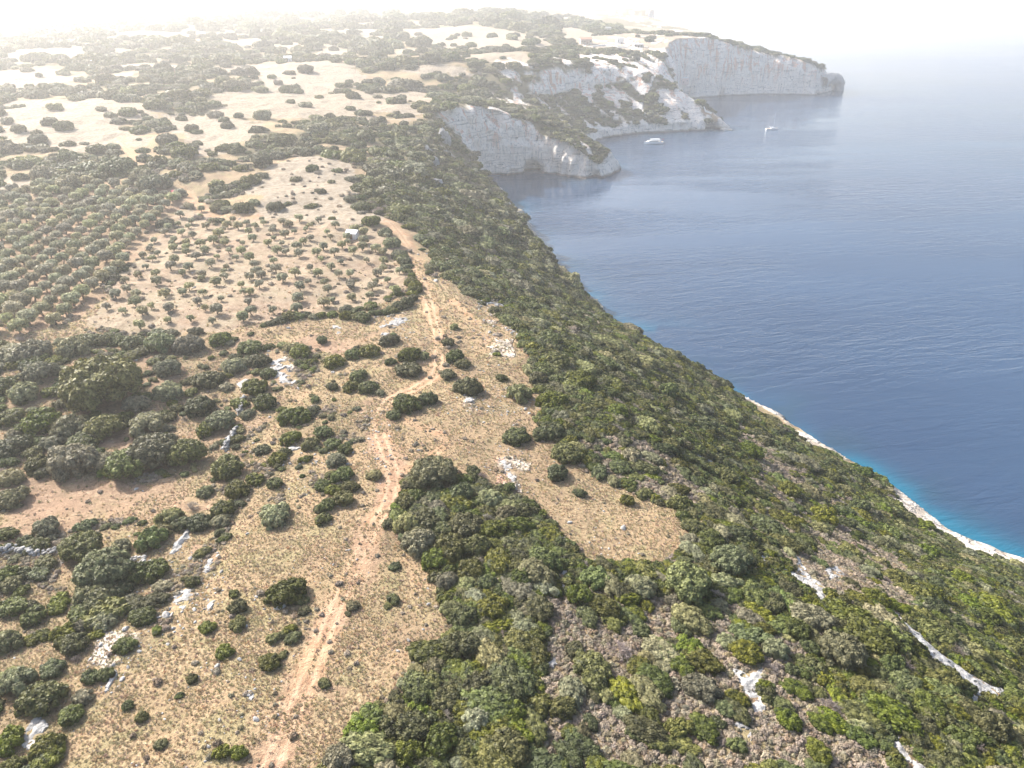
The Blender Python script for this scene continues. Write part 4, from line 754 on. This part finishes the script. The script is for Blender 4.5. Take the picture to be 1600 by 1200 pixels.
def house(name, u, v, w, d, h, rz, label, wall_='white', roof='tile', gable=True, nwin=3, cat='house', chimney=False, porch=False, group='buildings on the far land'):
    x, y, z = (q[0] for q in pix(u, v)); e = root(name, x, y, z, rz, label, cat, group); V, F = [], []; bx(V, F, -w / 2, w / 2, -d / 2, d / 2, -2.5, h)
    if gable: k = len(V); V += [(-w / 2, -d / 2, h), (-w / 2, d / 2, h), (-w / 2, 0, h + d * .24), (w / 2, -d / 2, h), (w / 2, d / 2, h), (w / 2, 0, h + d * .24)]; F += [(k, k + 1, k + 2, k + 2), (k + 3, k + 5, k + 4, k + 4)]
    part('wall', V, F, wall_, e); V, F = [], []
    if gable:
        o = .45; hh = h + d * .24 + .12; e0 = h - .10
        for s in (-1, 1):
            k = len(V); V += [(-w / 2 - o, s * (d / 2 + o), e0), (w / 2 + o, s * (d / 2 + o), e0), (w / 2 + o, 0, hh), (-w / 2 - o, 0, hh), (-w / 2 - o, s * (d / 2 + o), e0 + .18), (w / 2 + o, s * (d / 2 + o), e0 + .18), (w / 2 + o, 0, hh + .18), (-w / 2 - o, 0, hh + .18)]
            F += [(k, k + 1, k + 2, k + 3), (k + 4, k + 5, k + 6, k + 7), (k, k + 1, k + 5, k + 4), (k, k + 3, k + 7, k + 4), (k + 1, k + 2, k + 6, k + 5)]
    else:
        bx(V, F, -w / 2 - .2, w / 2 + .2, -d / 2 - .2, d / 2 + .2, h + .003, h + .28)
    rf = part('roof', V, F, roof, e)
    if chimney: V, F = [], []; bx(V, F, w * .25, w * .25 + .8, -.4, .4, h + .3, h + d * .24 + 1.2); part('chimney', V, F, wall_, rf)
    for s in (-1, 1):
        for i in range(nwin):
            cx = -w / 2 + w * (i + .5) / nwin
            if s == -1 and i == nwin // 2: V, F = [], []; bx(V, F, cx - .5, cx + .5, -d / 2 - .05, -d / 2 + .03, 0.02, 2.1); part('door', V, F, 'wood', e); continue
            V, F = [], []; bx(V, F, cx - .55, cx + .55, s * d / 2 - .05, s * d / 2 + .05, h * .38, h * .38 + 1.2); part('window', V, F, 'glass', e)
    if porch:
        V, F = [], []
        for cx in np.linspace(-w / 2, w / 2, 5): bx(V, F, cx - .15, cx + .15, -d / 2 - 3, -d / 2 - 2.7, -2, h * .7)
        bx(V, F, -w / 2 - .2, w / 2 + .2, -d / 2 - 3.1, -d / 2 - .06, h * .7, h * .7 + .2); part('porch', V, F, 'wood', e)
    return e
house('villa', 915, 68, 16, 10, 5.5, .1, 'stone villa with a tiled roof at the left of the clifftop group', 'stonew', 'tile', porch=True, nwin=4, chimney=True)
house('house', 950, 52, 9, 8, 8.5, -.1, 'tall pale house standing highest of the clifftop group', 'stonew', 'paleroof', gable=False, nwin=2)
house('house', 968, 68, 10, 8, 7, .05, 'white cubic house in the middle of the clifftop group', 'white', 'paleroof', gable=False, nwin=2)
house('house', 997, 74, 13, 8, 4, .0, 'low white house with a dark porch at the right of the clifftop group', 'white', 'paleroof', gable=False, nwin=3, porch=True)
house('house', 1066, 132, 15, 10, 6.5, .15, 'pale pink house alone on the second headland ridge', 'pink', 'paleroof', gable=False, nwin=3)
house('house', 740, 16, 26, 16, 14, .2, 'white gabled house on the skyline above the pale field', 'white', 'paleroof', nwin=3)
house('house', 760, 21, 16, 12, 8, -.1, 'smaller white house right of the skyline house', 'white', 'tile', nwin=2)
house('shed', 450, 96, 8, 6, 4, .3, 'small white shed beside a round bush at the edge of a far field', 'white', 'paleroof', nwin=2, cat='shed')
house('shed', 277, 306, 3.4, 2.6, 1.9, .5, 'little shed with a red roof and white wall among the trees behind the dense grove', 'white', 'red', nwin=1, cat='shed', gable=True)
house('hut', 552, 372, 3.6, 3.4, 2.2, -.25, 'small white hut with a bright roof at the top of the pale olive grove', 'white', 'paleroof', gable=True, nwin=1, cat='hut', group='huts in the fields')
def parapet(label, pts, h, th, mat='white'):
    L = wline(pts); V, F = [], []; z = height(L[:, 0], L[:, 1])
    for i in range(len(L) - 1):
        a, b = L[i], L[i + 1]; n = np.array([-(b - a)[1], (b - a)[0]]); n = n / (np.hypot(*n) + 1e-6) * th / 2; k = len(V)
        for p, zz_ in ((a, z[i]), (b, z[i + 1])): V += [(p[0] - n[0], p[1] - n[1], zz_ - 1.5), (p[0] + n[0], p[1] + n[1], zz_ - 1.5), (p[0] + n[0], p[1] + n[1], zz_ + h), (p[0] - n[0], p[1] - n[1], zz_ + h)]
        F += [(k, k + 3, k + 7, k + 4), (k + 1, k + 5, k + 6, k + 2), (k + 3, k + 2, k + 6, k + 7), (k, k + 1, k + 2, k + 3), (k + 4, k + 7, k + 6, k + 5)]
    tag(link('parapet', raw_mesh('parapet', V, F), M[mat]), label, 'wall', 'white walls by the sea', kind='thing')
parapet('white zigzag parapet round the lookout above the sea cave', [(1116, 158), (1103, 158), (1098, 165), (1102, 174), (1112, 178)], 1.6, 1.0)
parapet('long white terrace wall under the clifftop houses', [(926, 74), (945, 72), (965, 74), (985, 76), (1004, 78)], 2.2, 1.0)
def pole(label, u, v, h):
    x, y, z = (q[0] for q in pix(u, v)); e = root('utility_pole', x, y, z, 0, label, 'pole', 'poles in the far fields'); V = []; F = []; n = 8
    for zz_, r_0 in ((-.5, .22), (h, .14)): V += [(r_0 * math.cos(6.283 * i / n), r_0 * math.sin(6.283 * i / n), zz_) for i in range(n)]
    F += [(i, (i + 1) % n, n + (i + 1) % n, n + i) for i in range(n)]; part('post', V, F, 'wood', e); V, F = [], []; bx(V, F, -1, 1, -.08, .08, h - .7, h - .5); part('crossarm', V, F, 'wood', e)
    V, F = [], []
    for q in (-.8, 0, .8): bx(V, F, q - .07, q + .07, -.07, .07, h - .499, h - .25)
    part('insulator', V, F, 'white', e)
pole('pale utility pole by the row of trees left of the far field', 275, 124, 11); pole('utility pole between two bushes beside the bright far field', 556, 114, 12); pole('utility pole beside the track above the first cliff', 655, 112, 12)
# ------------------------------------------------------------------ boats
def hull(L, B, H, fine=.55, n=24, sheer=.25):
    V = []; F = []; k = 11
    for j in range(n + 1):
        t = j / n; x = (t - .5) * L; b = B / 2 * (1 - max(0, (t - fine) / (1 - fine)) ** 2.2) * (1 - .18 * max(0, .15 - t) / .15); zt = H * (1 + sheer * t * t)
        for i in range(k): a = math.pi * i / (k - 1); V.append((x + (t > .9) * .0, -b * math.cos(a) * (abs(math.cos(a)) ** -.45 if abs(math.cos(a)) > .05 else 1), zt - (zt + .6) * math.sin(a) ** .7))
    for j in range(n):
        for i in range(k - 1): a = j * k + i; F.append((a, a + 1, a + k + 1, a + k))
    F += [(0 * k + 0, i, i + 1, i + 1) for i in range(1, k - 1)]
    D = []; DF_ = []
    for j in range(n + 1): D += [V[j * k], V[j * k + k - 1]]
    D = [(x, y * .97, z - .12) for x, y, z in D]; DF_ = [(2 * j, 2 * j + 1, 2 * j + 3, 2 * j + 2) for j in range(n)]
    return V, F, D, DF_
def boat_at(u, v): return tuple(float(q[0]) for q in pix(u, v))[:2]
x, y = boat_at(1020, 234); e = root('motor_yacht', x, y, 0, math.pi + .12, 'white motor yacht lying off the first headland, cabin roof and small red flag', 'yacht')
V, F, D, DF_ = hull(20, 5.6, 1.9); part('hull', V, F, 'gel', e); part('deck', D, DF_, 'teak', e); V, F = [], []
bx(V, F, -5, 5.2, -1.9, 1.9, 1.9, 3.1); k = len(V); V += [(5.2, -1.9, 1.9), (5.2, 1.9, 1.9), (7.2, 1.5, 2.1), (7.2, -1.5, 2.1), (5.2, -1.9, 3.1), (5.2, 1.9, 3.1)]; F += [(k + 4, k + 5, k + 2, k + 3), (k, k + 4, k + 3, k + 3), (k + 1, k + 2, k + 5, k + 5)]
c = part('cabin', V, F, 'gel', e); V, F = [], []; bx(V, F, -4.6, 4.6, -1.93, 1.93, 2.3, 2.8); part('cabin_windows', V, F, 'glass', c)
V, F = [], []; bx(V, F, -6.2, 3.6, -2.1, 2.1, 4.4, 4.6); part('canopy', V, F, 'gel', e); V, F = [], []
for px_ in (-6, -1.5, 3.3):
    for py_ in (-1.9, 1.9): bx(V, F, px_ - .06, px_ + .06, py_ - .06, py_ + .06, 1.8, 4.4)
part('canopy_posts', V, F, 'metal', e); V, F = [], []; bx(V, F, -7.4, -6.2, -1.7, 1.7, 1.8, 3.4); part('wheelhouse', V, F, 'gel', e)
V, F = [], []; bx(V, F, -9.25, -9.15, -.05, .05, 1.8, 4.6); fs = part('flagstaff', V, F, 'metal', e); V, F = [], []; bx(V, F, -10.6, -9.25, -.03, .03, 3.7, 4.6); part('flag', V, F, 'red', fs)
x, y = boat_at(1205, 211); e = root('sailing_boat', x, y, 0, .15, 'small white sailing boat with a bare mast anchored farther out in the bay', 'sailing boat')
V, F, D, DF_ = hull(15, 4.2, 1.3, .4); part('hull', V, F, 'gel', e); part('deck', D, DF_, 'teak', e); V, F = [], []; bx(V, F, -2, 3, -1.2, 1.2, 1.2, 1.9); c = part('cabin', V, F, 'gel', e)
V, F = [], []; bx(V, F, -1.7, 2.6, -1.22, 1.22, 1.4, 1.7); part('cabin_windows', V, F, 'glass', c); V, F = [], []; bx(V, F, 1.2, 1.42, -.11, .11, 1.2, 18); mt = part('mast', V, F, 'metal', e); V, F = [], []; bx(V, F, -4.2, 1.2, -.1, .1, 3.0, 3.2); part('boom', V, F, 'metal', mt)
V, F = [], []; bx(V, F, -4.0, 1.0, -.22, .22, 3.2, 3.55); part('furled_sail', V, F, 'white', mt); V, F = [], []
for a_, b_ in (((1.3, 0, 17.5), (7.2, 0, 1.7)), ((1.3, 0, 17.5), (-7.2, 0, 1.4))): k = len(V); V += [(a_[0], -.03, a_[2]), (a_[0], .03, a_[2]), (b_[0], .03, b_[2]), (b_[0], -.03, b_[2])]; F += [(k, k + 1, k + 2, k + 3)]
part('rigging', V, F, 'metal', mt)
def haze():
    bm = [(x, y, z) for z in (-8, 142) for y in (-2500, 27000) for x in (-27000, 27000)]
    m = raw_mesh('haze', bm, [(0, 2, 3, 1), (4, 5, 7, 6), (0, 1, 5, 4), (2, 6, 7, 3), (0, 4, 6, 2), (1, 3, 7, 5)])
    q = NT('haze'); q.n.remove(q.p); v = q.n.new('ShaderNodeVolumePrincipled'); v.inputs['Density'].default_value = .00025
    v.inputs['Color'].default_value = (.97, .985, 1, 1); v.inputs['Anisotropy'].default_value = .5
    q.t.links.new(v.outputs[0], q.out.inputs['Volume']); o = link('haze', m, q.m); tag(o, kind='stuff')
    return o
haze()
